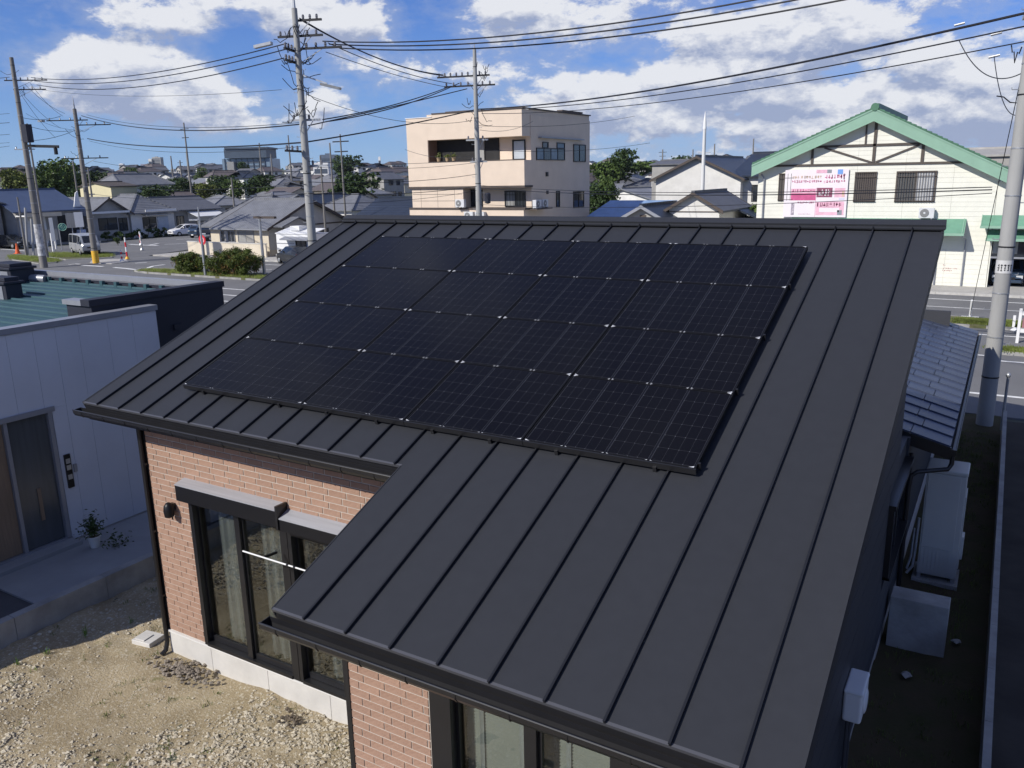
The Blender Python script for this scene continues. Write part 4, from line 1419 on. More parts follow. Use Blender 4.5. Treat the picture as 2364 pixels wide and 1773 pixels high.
def gable(name, label, x0, x1, y0, y1, ze, rise, axis, roofm, wallm, over=.45, cat='house', wins=(), group=None, hip=0.0, thick=.14, base=0.0, parent=None, ridge=True, verge=None):
    """House: walls, pitched (gable or hipped) roof, ridge, eaves, windows. Ridge along `axis`. Coordinates are the world's."""
    t = parent or thing(name, label, cat, ((x0 + x1) / 2, (y0 + y1) / 2, base), 0, group)
    o = Vector(t.location)
    hx, hy = (x1 - x0) / 2, (y1 - y0) / 2
    cx, cy = (x0 + x1) / 2 - o.x, (y0 + y1) / 2 - o.y
    H = ze - o.z
    mb = MB()
    z0 = -.6
    if axis == 'y':
        if hip:
            mb.box(cx - hx, cx + hx, cy - hy, cy + hy, z0, H)
        else:
            mb.prism([(cx - hx, cy - hy, z0), (cx + hx, cy - hy, z0), (cx + hx, cy - hy, H), (cx, cy - hy, H + rise * .93), (cx - hx, cy - hy, H)], (0, 2 * hy, 0))
    else:
        if hip:
            mb.box(cx - hx, cx + hx, cy - hy, cy + hy, z0, H)
        else:
            mb.prism([(cx - hx, cy - hy, z0), (cx - hx, cy + hy, z0), (cx - hx, cy + hy, H), (cx - hx, cy, H + rise * .93), (cx - hx, cy - hy, H)], (2 * hx, 0, 0))
    part('wall', mb, wallm, t)
    # roof slopes as slabs
    W = (hx if axis == 'y' else hy) + over
    Lh = (hy if axis == 'y' else hx) + (over if not hip else over)
    drop = rise * over / (W - over)
    zt, zl = H + rise, H - drop
    rin = Lh - hip * W
    def P(u, v, z):     # u across, v along
        return (cx + u, cy + v, z) if axis == 'y' else (cx + v, cy + u, z)
    rf = None
    for sg in (-1, 1):
        poly = [P(sg * W, -Lh, zl), P(sg * W, Lh, zl), P(0, rin, zt), P(0, -rin, zt)]
        r_ = part('roof', MB().prism(poly, (0, 0, -thick)), roofm, t)
        rf = rf or r_
        if hip:
            part('roof', MB().prism([P(-W, sg * Lh, zl), P(W, sg * Lh, zl), P(0, sg * rin, zt)], (0, 0, -thick)), roofm, t)
        elif verge:
            for s2 in (-1, 1):
                part('verge_board', MB().prism([P(s2 * W, sg * Lh, zl + .02), P(0, sg * Lh, zt + .02), P(0, sg * Lh, zt - .22), P(s2 * W, sg * Lh, zl - .22)], (0, sg * .05, 0) if axis == 'y' else (sg * .05, 0, 0)), verge, t)
    if ridge:
        rb = MB()
        a, b = Vector(P(0, -rin, zt + .03)), Vector(P(0, rin, zt + .03))
        if (b - a).length > .1:
            rb.beam(a, b, .26, .2)
        if hip:
            for sg in (-1, 1):
                for s2 in (-1, 1):
                    rb.beam(P(0, sg * rin, zt + .02), P(s2 * W, sg * Lh, zl + .03), .2, .16)
        part('ridge_tiles', rb, roofm, rf)
    for (face, u0, u1, a, b) in wins:
        off = {'x+': cx + hx, 'x-': cx - hx, 'y+': cy + hy, 'y-': cy - hy}[face]
        window(t, 'window', face, u0 - (o.y if face[0] == 'x' else o.x), u1 - (o.y if face[0] == 'x' else o.x), a - o.z, b - o.z, off, .05, m_shut, 0, 1)
    return t

def ribbed(name, col, scale, axis, rough=.5, amt=.35, rnd=.0):
    """roof material with fine tile ribs running down the slope"""
    if name in MATS:
        return MATS[name]
    m = mat(name, col, rough, .16, 1.2, 0, spec=.4, rnd=rnd)
    t = m.node_tree
    b = t.nodes['Principled BSDF']
    tcn = t.nodes.new('ShaderNodeTexCoord')
    sp = t.nodes.new('ShaderNodeSeparateXYZ')
    t.links.new(tcn.outputs['Object'], sp.inputs[0])
    mu = t.nodes.new('ShaderNodeMath'); mu.operation = 'MULTIPLY'
    mu.inputs[1].default_value = scale * 6.2832
    t.links.new(sp.outputs[axis], mu.inputs[0])
    si = t.nodes.new('ShaderNodeMath'); si.operation = 'SINE'
    t.links.new(mu.outputs[0], si.inputs[0])
    bp = t.nodes.new('ShaderNodeBump')
    bp.inputs['Strength'].default_value = amt
    bp.inputs['Distance'].default_value = .06
    t.links.new(si.outputs[0], bp.inputs['Height'])
    t.links.new(bp.outputs[0], b.inputs['Normal'])
    return m
m_kx = ribbed('grey_tile_ribs_across', (.165, .17, .185), 3.3, 0)
m_ky = ribbed('grey_tile_ribs_along', (.115, .118, .13), 3.3, 1)
m_navyt = ribbed('navy_roof_tile', (.024, .032, .050), 3.0, 1, .35)
m_brn = ribbed('brownish_roof_tile', (.12, .10, .095), 3.0, 1)
m_bluem = ribbed('blue_metal_sheet', (.24, .36, .56), 2.6, 1, .3, .6)

# ---- beige three storey building
m_beige = mat('beige_tile_cladding', (.66, .545, .435), .75, .05, 1.0, .06)
m_slab = mat('brown_slab_edge', (.075, .06, .052), .7, .1, 2)
bb = thing('beige_building', 'three storey beige building with recessed balcony behind a utility pole', 'building', (-25.8, 47.0, 0))
def bx_(x0, x1, y0, y1, z0, z1):
    return MB().box(x0 + 25.8, x1 + 25.8, y0 - 47, y1 - 47, z0, z1)
part('wall', bx_(-30.6, -20.55, 48.2, 58.1, -.3, 11.0), m_beige, bb)
part('upper_storey_front', bx_(-30.95, -28.96, 47, 48.2, 6.05, 11.15), m_beige, bb)
part('upper_storey_front', bx_(-28.955, -20.6, 47, 48.2, 9.50, 11.35), m_beige, bb)
part('upper_storey_front', bx_(-28.955, -20.45, 47, 48.2, 6.05, 7.84), m_beige, bb)
part('balcony_rail', bx_(-28.95, -20.42, 46.97, 47.08, 7.845, 7.90), m_slab, bb)
part('roof_parapet', bx_(-28.4, -20.62, 48.2, 58.1, 11.0, 11.38), m_beige, bb)
part('parapet_cap', bx_(-28.5, -20.5, 46.95, 47.25, 11.36, 11.44), m_slab, bb)
part('parapet_cap', bx_(-20.72, -20.5, 47.25, 58.2, 11.39, 11.47), m_slab, bb)
part('parapet_cap', bx_(-31.0, -28.5, 46.95, 48.0, 11.155, 11.2), m_white, bb)
part('roof_rail', bx_(-28.2, -25.2, 48.4, 48.5, 11.55, 11.62), m_slab, bb)
part('roof_rail', MB().beam((4.6, 7.0, 11.62), (4.6, 10.6, 11.62), .5, .12).box(4.55, 4.65, 8.8, 8.9, 11.3, 11.6).box(4.55, 4.65, 10.3, 10.4, 11.3, 11.6), m_slab, bb)
part('slab_edge', bx_(-31.0, -20.4, 46.94, 48.15, 5.90, 6.045), m_slab, bb)
part('slab_edge', bx_(-31.0, -20.4, 46.94, 48.15, 4.32, 4.45), m_slab, bb)
part('lower_storey_front', bx_(-30.75, -25.9, 47.1, 48.2, 4.455, 5.89), m_beige, bb)
part('lower_storey_front', bx_(-31.0, -20.55, 47.0, 48.2, -.3, 4.315), m_beige, bb)
for k, x in enumerate((-29.9, -28.3, -26.7)):
    part('panel_joint', bx_(x, x + .02, 47.095, 47.0995, 4.46, 5.89), m_slab, bb)
for z in (4.95, 5.45):
    part('shutter_line', bx_(-30.7, -26.0, 47.09, 47.099, z, z + .025), m_slab, bb)
part('recess_shade_sheet', bx_(-28.9, -23.25, 48.12, 48.19, 7.0, 9.49), m_dark, bb)  # dark sheet across the balcony back, standing in for its shade
part('balcony_side', bx_(-28.95, -28.9, 47.05, 48.12, 7.9, 9.5), mat('brown_balcony_side', (.16, .10, .075), .8, .1, 2), bb)
part('lounge_screen', bx_(-25.3, -24.5, 48.0, 48.11, 7.9, 9.4), m_curt, bb)
window(bb, 'window', 'y-', 1.69, 2.55, 7.9, 9.15, 1.2, .06, m_shut, 0, 0)
window(bb, 'balcony_door', 'y-', 3.70, 4.80, 7.86, 9.30, 1.2, .09, m_shut, 0, 0, {0: mat('pale_door_pane', (.42, .46, .50), .3, .1, 1)})
window(bb, 'window', 'y-', -.15, .95, 4.5, 5.75, 1.2, .06, m_shut, 0, 1)
window(bb, 'window', 'y-', 2.95, 4.75, 4.49, 5.65, 1.2, .07, m_shut, 6, 1, {0: m_curt})
window(bb, 'window', 'x+', 1.95, 6.5, 7.84, 8.72, 5.25, .06, m_shut, 0, 3, {0: mat('bluish_pane', (.12, .17, .22), .1, .2, 1), 2: mat('greyblue_pane', (.17, .22, .27), .1, .2, 1)})
window(bb, 'window', 'x+', 2.9, 3.8, 8.722, 9.15, 5.25, .05, m_shut, 0, 0)
window(bb, 'window', 'x+', 5.2, 6.5, 8.722, 9.15, 5.25, .05, m_shut, 0, 0, {0: mat('bluish_pane', (.12, .17, .22), .1, .2, 1)})
window(bb, 'window', 'x+', 8.05, 10.25, 7.73, 9.1, 5.25, .07, m_shut, 0, 1)
window(bb, 'window', 'x+', 5.06, 5.62, 4.3, 5.53, 5.25, .05, m_shut, 0, 0)
window(bb, 'window', 'x+', 8.04, 9.95, 4.13, 5.43, 5.25, .06, m_shut, 0, 1)
part('wall_vent', MB().box(5.25, 5.33, 3.4, 3.72, 6.65, 6.97), m_shut, bb)
part('wall_vent', MB().box(5.25, 5.32, 3.5, 3.75, 5.35, 5.6), m_shut, bb)
part('eyebrow_canopy', MB().box(5.25, 5.55, 2.3, 9.5, 9.42, 9.50), m_capg, bb)
part('equipment_ledge', MB().box(5.25, 6.1, .5, 2.9, 4.30, 4.36), m_slab, bb)
def outdoor_unit(name, label, P, rz, parent=None, w=.8):
    t = thing(name, label, 'air conditioner', P, rz)
    part('casing', MB().box(-w / 2, w / 2, -.15, .15, .05, .62), m_unit, t, bevel=.015)
    part('fan_grille', MB().lathe([(.235, 0), (.235, -.015), (.21, -.02), (.02, -.022)], 20, (-.10, -.152, .34), axis='y'), mat('grey_grille', (.20, .20, .20), .5, .1, 8), t)
    part('fan_hub', MB().lathe([(.06, 0), (.055, -.012)], 12, (-.10, -.175, .34), axis='y'), m_unit, t)
    part('foot', MB().box(-w * .4, -w * .3, -.17, .17, 0, .05).box(w * .3, w * .4, -.17, .17, 0, .05), m_steel, t)
    return t
outdoor_unit('outdoor_unit', 'white outdoor unit on the side ledge of the beige building', (-20.05, 48.1, 4.37), R(90))
outdoor_unit('outdoor_unit', 'white outdoor unit in shade deeper on the side ledge of the beige building', (-20.05, 49.2, 4.37), R(90))
outdoor_unit('outdoor_unit', 'white outdoor unit on the front slab of the beige building beside the pole', (-25.9, 46.72, 4.46), 0)
outdoor_unit('outdoor_unit', 'lower white outdoor unit below the front slab of the beige building', (-25.2, 46.82, 3.55), 0)
outdoor_unit('outdoor_unit', 'lower white outdoor unit nearest the pole below the front slab', (-24.2, 46.82, 3.55), 0)
part('unit_bracket', MB().box(-.6, 2.3, -.4, 0, 3.45, 3.54), m_slab, bb)
for k, (x, lb) in enumerate(((-28.0, 'round plant pot nearest the side wall of the balcony'), (-27.2, 'plant pot with pale flowers on the beige balcony'), (-26.6, 'small plant pot on the beige balcony'))):
    t = thing('balcony_plant', lb, 'potted plant', (x, 47.04, 7.90))
    part('pot', MB().lathe([(.12, 0), (.17, .28), (.15, .29)], 10), mat('terracotta', (.38, .27, .16), .8, .1, 4), t)
    mb = MB()
    rg = random.Random(k)
    leafquads(mb, 60, lambda: (rg.gauss(0, .12), rg.gauss(0, .1), .3 + abs(rg.gauss(.08, .1))), .08, rg)
    part('foliage', mb, m_leaf_y, t)

# ---- green roofed building with poster
m_sid = mat('cream_siding_board', (.73, .72, .635), .75, .05, 1.5, .04, rnd=.015)
m_grn = mat('green_barge_board', (.24, .40, .30), .55, .08, 1.0, .04)
m_grnt = mat('green_roof_tile', (.07, .17, .105), .5, .15, 2, .1, rnd=.1)
m_grnm = ribbed('green_canopy_sheet', (.13, .29, .20), 1.1, 0, .45, .25)
gb = thing('green_roofed_building', 'cream sided gable building with green roof and a faded pink poster', 'building', (2.75, 47.5, 0))
GX = 2.75
ZP, ZEV = 10.05, 7.1
SLL, SLR = (10.05 - 7.1) / 6.8, (10.05 - 6.45) / 7.1
def gtop(x):
    return ZP - .35 - (SLL * (GX - x) if x < GX else SLR * (x - GX))
xl, xr = -3.8, 9.28
part('wall', MB().prism([(xl - GX, .03, -.3), (xr - GX, .03, -.3), (xr - GX, .03, gtop(xr)), (0, .03, gtop(GX)), (xl - GX, .03, gtop(xl))], (0, 14, 0)), m_sid, gb)
gw = [c for c in gb.children if c.name.startswith('wall')][0]
z = .0
while z < 9.5:
    z1 = z + .268
    zt = z1
    def xlim(zz, side):
        if side < 0:
            x = GX - (ZP - .35 - zz) / SLL
            return max(xl, x)
        return min(xr, GX + (ZP - .35 - zz) / SLR)
    a0, b0, a1, b1 = xlim(z, -1), xlim(z, 1), xlim(zt, -1), xlim(zt, 1)
    if b1 - a1 < .3:
        break
    cuts = [-9, -.75, 2.0, 4.6, 7.1, 20]
    for c in range(5):
        p0, q0, p1, q1 = max(a0, cuts[c]), min(b0, cuts[c + 1] - .008), max(a1, cuts[c]), min(b1, cuts[c + 1] - .008)
        if q0 - p0 < .05 or q1 - p1 < .02:
            continue
        part('siding_board', MB().prism([(p0 - GX, -.004, z), (q0 - GX, -.004, z), (q1 - GX, .006, zt - .005), (p1 - GX, .006, zt - .005)], (0, .024, 0)), m_sid, gw)
    z += .268
Yf = -.55
def slope_part(name, sg, o0, o1, y0, y1, m, x_end):
    """band following the gable line: o0..o1 vertical offsets from the roof line, y0..y1 depth"""
    sl = SLL if sg < 0 else SLR
    xe = x_end - GX
    poly = [(0, y0, ZP + o0), (xe, y0, ZP + o0 - sl * abs(xe)), (xe, y0, ZP + o1 - sl * abs(xe)), (0, y0, ZP + o1)]
    return part(name, MB().prism(poly, (0, y1 - y0, 0)), m, gb)
for sg, xe in ((-1, -4.1), (1, 9.95)):
    slope_part('barge_board', sg, -.66, .0, Yf, Yf + .07, m_grn, xe)
    slope_part('barge_trim', sg, -.06, .03, Yf - .03, Yf - .002, m_grn, xe)
    slope_part('barge_trim', sg, -.68, -.62, Yf - .02, Yf - .002, m_grn, xe)
    rf = slope_part('roof', sg, -.12, .05, Yf + .075, 14.4, m_grnt, xe)
    sl = SLL if sg < 0 else SLR
    n = 26
    L = abs(xe - GX)
    for i in range(n):
        u0, u1 = L * i / n, L * (i + 1) / n - .01
        part('roof_tile', MB().prism([(sg * u0, Yf + .02, ZP + .05 - sl * u0), (sg * u1, Yf + .02, ZP + .05 - sl * u1), (sg * u1, Yf + .02, ZP + .17 - sl * u1), (sg * u0, Yf + .02, ZP + .12 - sl * u0)], (0, .5, 0)), m_grnt, rf)
    slope_part('soffit', sg, -.50, -.44, Yf + .075, .03, m_sid, xe)
part('ridge_end', MB().lathe([(.22, 0), (.22, .3), (.16, .32)], 12, (0, Yf - .05, ZP + .10), axis='y'), m_grnt, gb)
part('ridge_tiles', MB().beam((0, Yf + .3, ZP + .16), (0, 14.4, ZP + .16), .36, .3), m_grnt, gb)
def tim(a, b, w=.13):
    part('timber', MB().beam((a[0] - GX, -.03, a[1]), (b[0] - GX, -.03, b[1]), .07, w, up=(0, 0, 1)) if abs(a[0] - b[0]) > .3 else MB().box(a[0] - GX - w / 2, a[0] - GX + w / 2, -.065, -.004, min(a[1], b[1]), max(a[1], b[1])), m_wood, gb)
tim((-3.1, 7.02), (8.75, 6.98), .12)
tim((-.45, 8.07), (5.85, 8.07), .13)
tim((2.83, 7.08), (2.83, 9.35), .16)
tim((2.32, 8.14), (2.32, 9.3), .09)
tim((-.62, 7.08), (-.62, 8.0), .14)
tim((5.40, 7.05), (5.40, 8.0), .16)
tim((.05, 8.0), (2.72, 7.1), .10)
tim((5.2, 8.0), (2.95, 7.1), .10)
part('gable_knob', MB().lathe([(.02, 0), (.09, .03), (.09, .12)], 10, (0, -.1, 9.38)), m_grn, gb)
window(gb, 'window', 'y-', 1.89 - GX, 3.10 - GX, 4.82, 6.56, 0, .08, m_wood, 9, 0, {0: mat('brown_curtain', (.10, .085, .08), .8, .3, 2, stretch=(14, 1, .3))})
window(gb, 'window', 'y-', 4.14 - GX, 6.25 - GX, 4.81, 6.56, 0, .09, m_wood, 14, 1, {0: mat('grey_curtain', (.09, .095, .10), .8, .3, 2, stretch=(14, 1, .3)), 1: mat('white_curtain', (.46, .47, .48), .8, .4, 2, stretch=(12, 1, .3))})
window(gb, 'window', 'y-', -2.52 - GX, -1.6 - GX, 4.90, 6.56, 0, .06, m_wood, 4, 0, {0: mat('brown_curtain', (.10, .085, .08))})
# canopy, downpipes
def canopy(x0, x1, zt, zf, d, base=0.0):
    c = part('canopy', MB().prism([(x0 - GX, -.005, zt), (x0 - GX, -d, zf), (x0 - GX, -d, zf - .08), (x0 - GX, -.005, zt - .12)], (x1 - x0, 0, 0)), m_grnm, gb)
    x = x0
    while x < x1 - .1:
        part('canopy_rib', MB().prism([(x - GX, -.005, zt + .03), (x - GX, -d - .01, zf + .03), (x - GX, -d - .01, zf - .01), (x - GX, -.005, zt - .01)], (.035, 0, 0)), m_grn, c)
        x += 1.35
    part('canopy_front', MB().box(x0 - GX - .02, x1 - GX + .02, -d - .05, -d - .005, zf - .12, zf + .02), m_grn, c)
    part('canopy_end', MB().prism([(x1 - GX + .005, -.005, zt), (x1 - GX + .005, -d, zf), (x1 - GX + .005, -d, zf - .1), (x1 - GX + .005, -.005, zt - .3)], (.02, 0, 0)), m_grn, c)
canopy(-1.6, 7.95, 3.88, 3.13, 1.15)
canopy(8.72, 14.0, 4.10, 3.55, .9)
canopy(9.05, 14.0, 3.30, 2.86, .8)
part('downpipe', MB().tube([(-3.6 - GX, -.10, 6.55), (-3.45 - GX, -.10, 6.35), (-3.40 - GX, -.10, 6.2), (-3.40 - GX, -.10, .1)], .045, 8), m_capg, gb)
part('downpipe', MB().tube([(8.05 - GX, -.12, 2.75), (8.05 - GX, -.12, .1)], .04, 8).tube([(7.9 - GX, -1.0, 2.95), (8.05 - GX, -.12, 2.78)], .03, 8), m_capg, gb)
part('downpipe', MB().tube([(6.65 - GX, -.10, 2.8), (6.65 - GX, -.10, .1)], .04, 8), m_capg, gb)
# garage wing at the frame edge
part('garage_wall', MB().box(9.30 - GX, 9.36 - GX, .04, 8, -.2, 5.9).box(9.36 - GX, 14 - GX, .04, .2, 2.86, 5.9).box(9.36 - GX, 14 - GX, 7.8, 8, -.2, 5.9), m_sid, gb)
part('garage_beam', MB().box(9.36 - GX, 14 - GX, -.02, .08, 1.73, 1.83), m_capg, gb)
part('garage_ceiling', MB().box(9.36 - GX, 14 - GX, .2, 7.8, 2.86, 2.95), m_dark, gb)
part('garage_back', MB().box(9.37 - GX, 14 - GX, 7.6, 7.79, -.1, 2.85), m_dark, gb)
gwn = part('shop_window', MB().box(9.37 - GX, 14 - GX, .10, .13, 1.84, 2.85), m_pane, gb)
for (a, b) in ((9.42, 9.75), (10.35, 10.62)):
    part('notice', MB().box(a - GX, b - GX, .06, .09, 2.0, 2.7), m_curt, gwn)
outdoor_unit('outdoor_unit', 'white outdoor unit standing on the green canopy below the barred window', (5.93, 47.22, 3.88), 0)
# the poster, a faded printed sheet: sheet, printed fields, rows of unreadable strokes
po = thing('poster', 'faded pink and white printed poster on the cream gable wall', 'poster', (-.30, 47.38, 3.93))
m_pw = mat('faded_poster_white', (.74, .66, .70), .6, .06, 1.2, col2=(.78, .74, .77))
m_pp = mat('faded_print_pink', (.72, .42, .52), .6, .18, 2.5)
m_pd = mat('deep_print_pink', (.55, .10, .24), .6, .2, 2.5)
m_pm = mat('dark_print_maroon', (.23, .07, .12), .6, .3, 3)
m_po = mat('print_beige', (.62, .45, .34), .6, .2, 3)
m_pb = mat('print_blue', (.16, .32, .68), .6, .1, 3)
part('sheet', MB().box(-1.83, 1.85, 0, .03, .0, 2.82), m_pw, po)
def pf_(name, x0, x1, z0, z1, m, d=.004):
    return part(name, MB().box(x0, x1, -d, -.0005, z0, z1), m, po)
pf_('printed_field', -1.42, .05, 1.00, 1.42, m_pd)
pf_('printed_field', -1.42, .05, 1.425, 1.70, m_pp)
pf_('printed_field', .10, 1.0, 1.18, 1.74, m_pm)
pf_('printed_field', 1.12, 1.72, 1.18, 1.72, m_pp)
pf_('printed_field', .10, 1.72, .12, .92, m_pp)
pf_('printed_field', .30, 1.45, .30, .55, m_pw, .008)
pf_('printed_field', 1.35, 1.62, .14, .42, m_capg, .008)
pf_('printed_field', 1.22, 1.52, 2.52, 2.80, m_pb)
pf_('printed_field', .0, .75, 2.60, 2.80, m_pp)
pf_('printed_field', .62, .88, 2.60, 2.80, m_capg, .007)
pf_('printed_field', 1.55, 1.68, 1.22, 1.55, m_po, .008)
pf_('blue_rule', 1.40, 1.72, 1.06, 1.09, m_pb)
pf_('seam_line', .06, .075, .02, 1.75, m_pd)
pf_('printed_field', -1.36, -1.18, .12, .86, mat('grey_print', (.35, .30, .36), .6, .3, 4))
def strokes(x0, x1, z0, z1, n, m, seed, d=.009):
    rg = random.Random(seed)
    mb = MB()
    L = (x1 - x0) / n
    for i in range(n):
        x = x0 + i * L
        for k in range(rg.randint(2, 4)):
            if rg.random() < .5:
                zz = rg.uniform(z0, z1 - .03)
                mb.box(x + .01, x + L * rg.uniform(.6, .92), -d, -.005, zz, zz + (z1 - z0) * .17)
            else:
                xx = x + L * rg.uniform(.05, .7)
                mb.box(xx, xx + L * .2, -d, -.005, z0 + rg.uniform(0, .3) * (z1 - z0), z1)
    o = part('print_strokes', mb, m, po)
    o['kind'] = 'stuff'
strokes(-1.40, .35, 2.28, 2.46, 11, m_po, 1)
strokes(.50, 1.70, 2.25, 2.50, 7, m_pd, 2)
strokes(-1.40, .35, 2.04, 2.20, 14, m_pd, 3)
strokes(.45, 1.70, 2.02, 2.18, 9, m_pd, 4)
strokes(-1.38, .0, 1.48, 1.66, 9, m_pd, 5)
strokes(-1.0, .0, .80, .93, 9, m_pd, 6)
strokes(.15, 1.6, .62, .86, 8, m_pm, 7)
strokes(.2, .9, 1.25, 1.65, 4, m_pw, 8)
strokes(-1.34, -1.2, .2, .8, 2, m_pw, 9)
strokes(-.9, -.2, .14, .22, 10, m_pp, 10)
strokes(1.56, 1.68, 1.95, 2.5, 1, mat('grey_print', (.35, .30, .36)), 12)
mb = MB()
rg = random.Random(44)
for (x0, x1, z) in ((7.03, 7.12, 1.24), (7.05, 7.80, 1.06), (7.03, 7.5, .93)):
    x = x0
    while x < x1:
        mb.box(x - GX, x - GX + rg.uniform(.03, .07), -.008, -.0045, z + rg.uniform(-.01, .02), z + rg.uniform(.03, .06))
        x += .085
o = part('faded_wall_lettering', mb, mat('faded_red_paint', (.45, .22, .20), .7, .2, 4), gb)
o['kind'] = 'stuff'

# ---- nearer houses between the two big buildings
t = gable('navy_roofed_house', 'two storey white house under a large navy tiled gable roof beyond the white pole', -21.2, -12.6, 75.0, 90, 6.3, 2.0, 'y', m_navyt, m_wall_white, .5, verge=m_slab)
gable('', '', -13.4, -8.6, 76, 92, 6.5, 2.1, 'x', m_navyt, m_wall_white, .5, parent=t)
part('eave_roof', MB().prism([(4.2, -1.2, 5.9), (7.2, -1.2, 5.9), (7.2, .5, 6.6), (4.2, .5, 6.6)], (0, 0, -.18)), m_navyt, t)
part('balcony', MB().box(-4.0, 9.5, -2.4, -2.3, 3.2, 4.6).box(-4.0, 9.5, -2.4, 0, 3.1, 3.2), m_white, t)
for x in (-3.0, -1, 1, 3, 5, 7):
    part('balcony_post', MB().box(x, x + .08, -2.42, -2.34, 0, 5.0), m_steel, t)
window(t, 'window', 'y-', 5.4, 7.4, 3.9, 5.5, -7.5, .08, m_shut, 0, 1)
t = gable('grey_roofed_house', 'white house with a grey tiled gable roof beside the white pole', -12.2, -8.35, 54.6, 62, 4.2, 1.1, 'y', m_ky, m_wall_white, .4, verge=m_slab)
part('side_roof', MB().prism([(1.9, .0, 4.05), (4.5, .0, 3.05), (4.5, 5, 3.05), (1.9, 5, 4.05)], (0, 0, -.14)), m_navyt, t)
part('side_wall', MB().box(1.92, 4.1, .4, 4.6, -.3, 3.1), m_wall_white, t)
part('gable_band', MB().box(-1.9, 1.9, -3.74, -3.70, 3.85, 3.92), m_slab, t)
window(t, 'window', 'y-', 2.4, 3.0, .8, 1.9, .4, .05, m_shut, 0, 0)
t = gable('blue_roofed_house', 'low house with pale gable and blue metal roof next to the beige building', -15.4, -11.3, 52.2, 58.5, 3.35, 1.1, 'y', m_navyt, m_wall_grey, .45, verge=m_capg)
part('metal_roof', MB().prism([(-6.3, -.2, 3.3), (-2.0, -.2, 3.3), (-.3, 5, 4.55), (-6.3, 5, 4.55)], (0, 0, -.1)), m_bluem, t)
part('annex_wall', MB().box(-6.0, -2.2, .2, 5, -.3, 3.1), m_wall_grey, t)
part('gable_vent', MB().box(-.25, .25, -3.18, -3.15, 3.35, 3.75), m_slab, t)
t = gable('round_gable_house', 'white house with a curved white gable end in front of the green tree', -24.5, -21.0, 84, 92, 6.0, 1.0, 'y', m_ky, m_wall_white, .3)
t = gable('dark_roofed_house', 'house with dark grey roof and dark glazed front behind the blue metal roof', -20.4, -14.6, 84, 92, 4.2, 1.2, 'x', m_ky, m_wall_grey, .5, wins=(('y-', -19.5, -15.5, 2.2, 3.6),))
t = gable('flat_grey_house', 'grey boxy house with flat roof edge below the broad tree', -33, -26, 104, 112, 8.0, .5, 'x', m_ky, m_wall_grey, .3)

# ---- house with wide grey tiled roof beyond the median (two wings)
t = gable('tiled_corner_house', 'old house with a wide grey ribbed tile roof at the road junction', -54.0, -47.5, 47.4, 57.8, 2.8, 2.2, 'x', m_kx, m_wall_cream, .55, verge=m_slab)
gable('', '', -61.3, -53.6, 52.4, 61.0, 2.8, 2.5, 'x', m_kx, m_wall_cream, .8, parent=t, hip=.7)
part('gable_shade_sheet', MB().prism([(3.255, -5.1, .6), (3.255, 5.1, .6), (3.255, 5.1, 2.8), (3.255, 0, 4.75), (3.255, -5.1, 2.8)], (.04, 0, 0)), mat('gable_shade_grey', (.50, .49, .46), .85, .12, 1, .1), t)  # grey sheet over the cream gable, its shade put into the colour
part('gable_rail', MB().box(3.296, 3.34, -5.1, 5.1, 2.55, 2.68), m_slab, t)
part('porch_roof', MB().prism([(3.3, -2.9, 3.5), (5.0, -2.9, 3.5), (5.0, -5.1, 2.75), (3.3, -5.1, 2.75)], (0, 0, -.1)), m_kx, t)
part('porch_roof', MB().prism([(3.3, -2.9, 3.5), (5.0, -2.9, 3.5), (5.0, -.7, 2.75), (3.3, -.7, 2.75)], (0, 0, -.1)), m_kx, t)
part('porch_gable', MB().prism([(4.8, -4.6, .2), (4.8, -1.1, .2), (4.8, -1.1, 2.75), (4.8, -2.9, 3.35), (4.8, -4.6, 2.75)], (-.1, 0, 0)), m_wall_grey, t)
window(t, 'window', 'y-', -3.0, -1.1, 1.25, 2.3, -5.2, .06, m_capg, 0, 3, {0: m_pane, 1: m_wall_grey, 2: m_pane})
window(t, 'window', 'y-', -.7, 1.4, 1.25, 2.3, -5.2, .06, m_capg, 0, 1, {0: m_curt, 1: m_wall_grey})
window(t, 'window', 'x+', 1.2, 2.6, 1.2, 2.2, 3.30, .06, m_capg, 0, 1)
part('eave_gutter', MB().box(-3.8, 3.8, -5.85, -5.77, 2.42, 2.52), m_capg, t)
gc = thing('garden_wall', 'pale garden wall in front of the wide tiled house', 'wall', (-52, 46.3, 0))
for i in range(5):
    part('wall_panel', MB().box(-5.2 + i * 2.1, -3.12 + i * 2.1, -.07, .07, 0, 1.25), m_wall_cream, gc)
part('coping', MB().box(-5.25, 5.35, -.10, .10, 1.252, 1.32), m_found, gc)
an = thing('white_kiosk', 'small white boxy annex with a dark window in front of the tiled house', 'kiosk', (-41.8, 46.0, 0))
part('body', MB().box(-2.2, 2.0, -1.0, 1.3, .62, 2.35), m_white, an, bevel=.04)
part('sloping_roof', MB().prism([(-2.25, -1.05, 2.38), (2.05, -1.05, 2.38), (2.05, .6, 2.75), (-2.25, .6, 2.75)], (0, 0, -.06)), m_white, an)
part('canopy', MB().prism([(-1.1, -1.7, 1.95), (2.1, -1.7, 1.95), (2.1, -1.0, 2.12), (-1.1, -1.0, 2.12)], (0, 0, -.1)), m_capg, an)
window(an, 'window', 'y-', .1, 1.3, 1.15, 1.85, -1.0, .06, m_shut, 0, 1)
part('roof_unit', MB().box(-1.0, .1, -.5, .4, 2.56, 2.95), m_white, an, bevel=.03)
for x in (-2.0, 1.7):
    part('leg', MB().box(x, x + .15, -.8, -.65, 0, .62), m_steel, an)
for z in (1.0, 1.5):
    part('belt_rail', MB().box(-2.22, -.1, -1.03, -1.004, z, z + .05), m_capg, an)

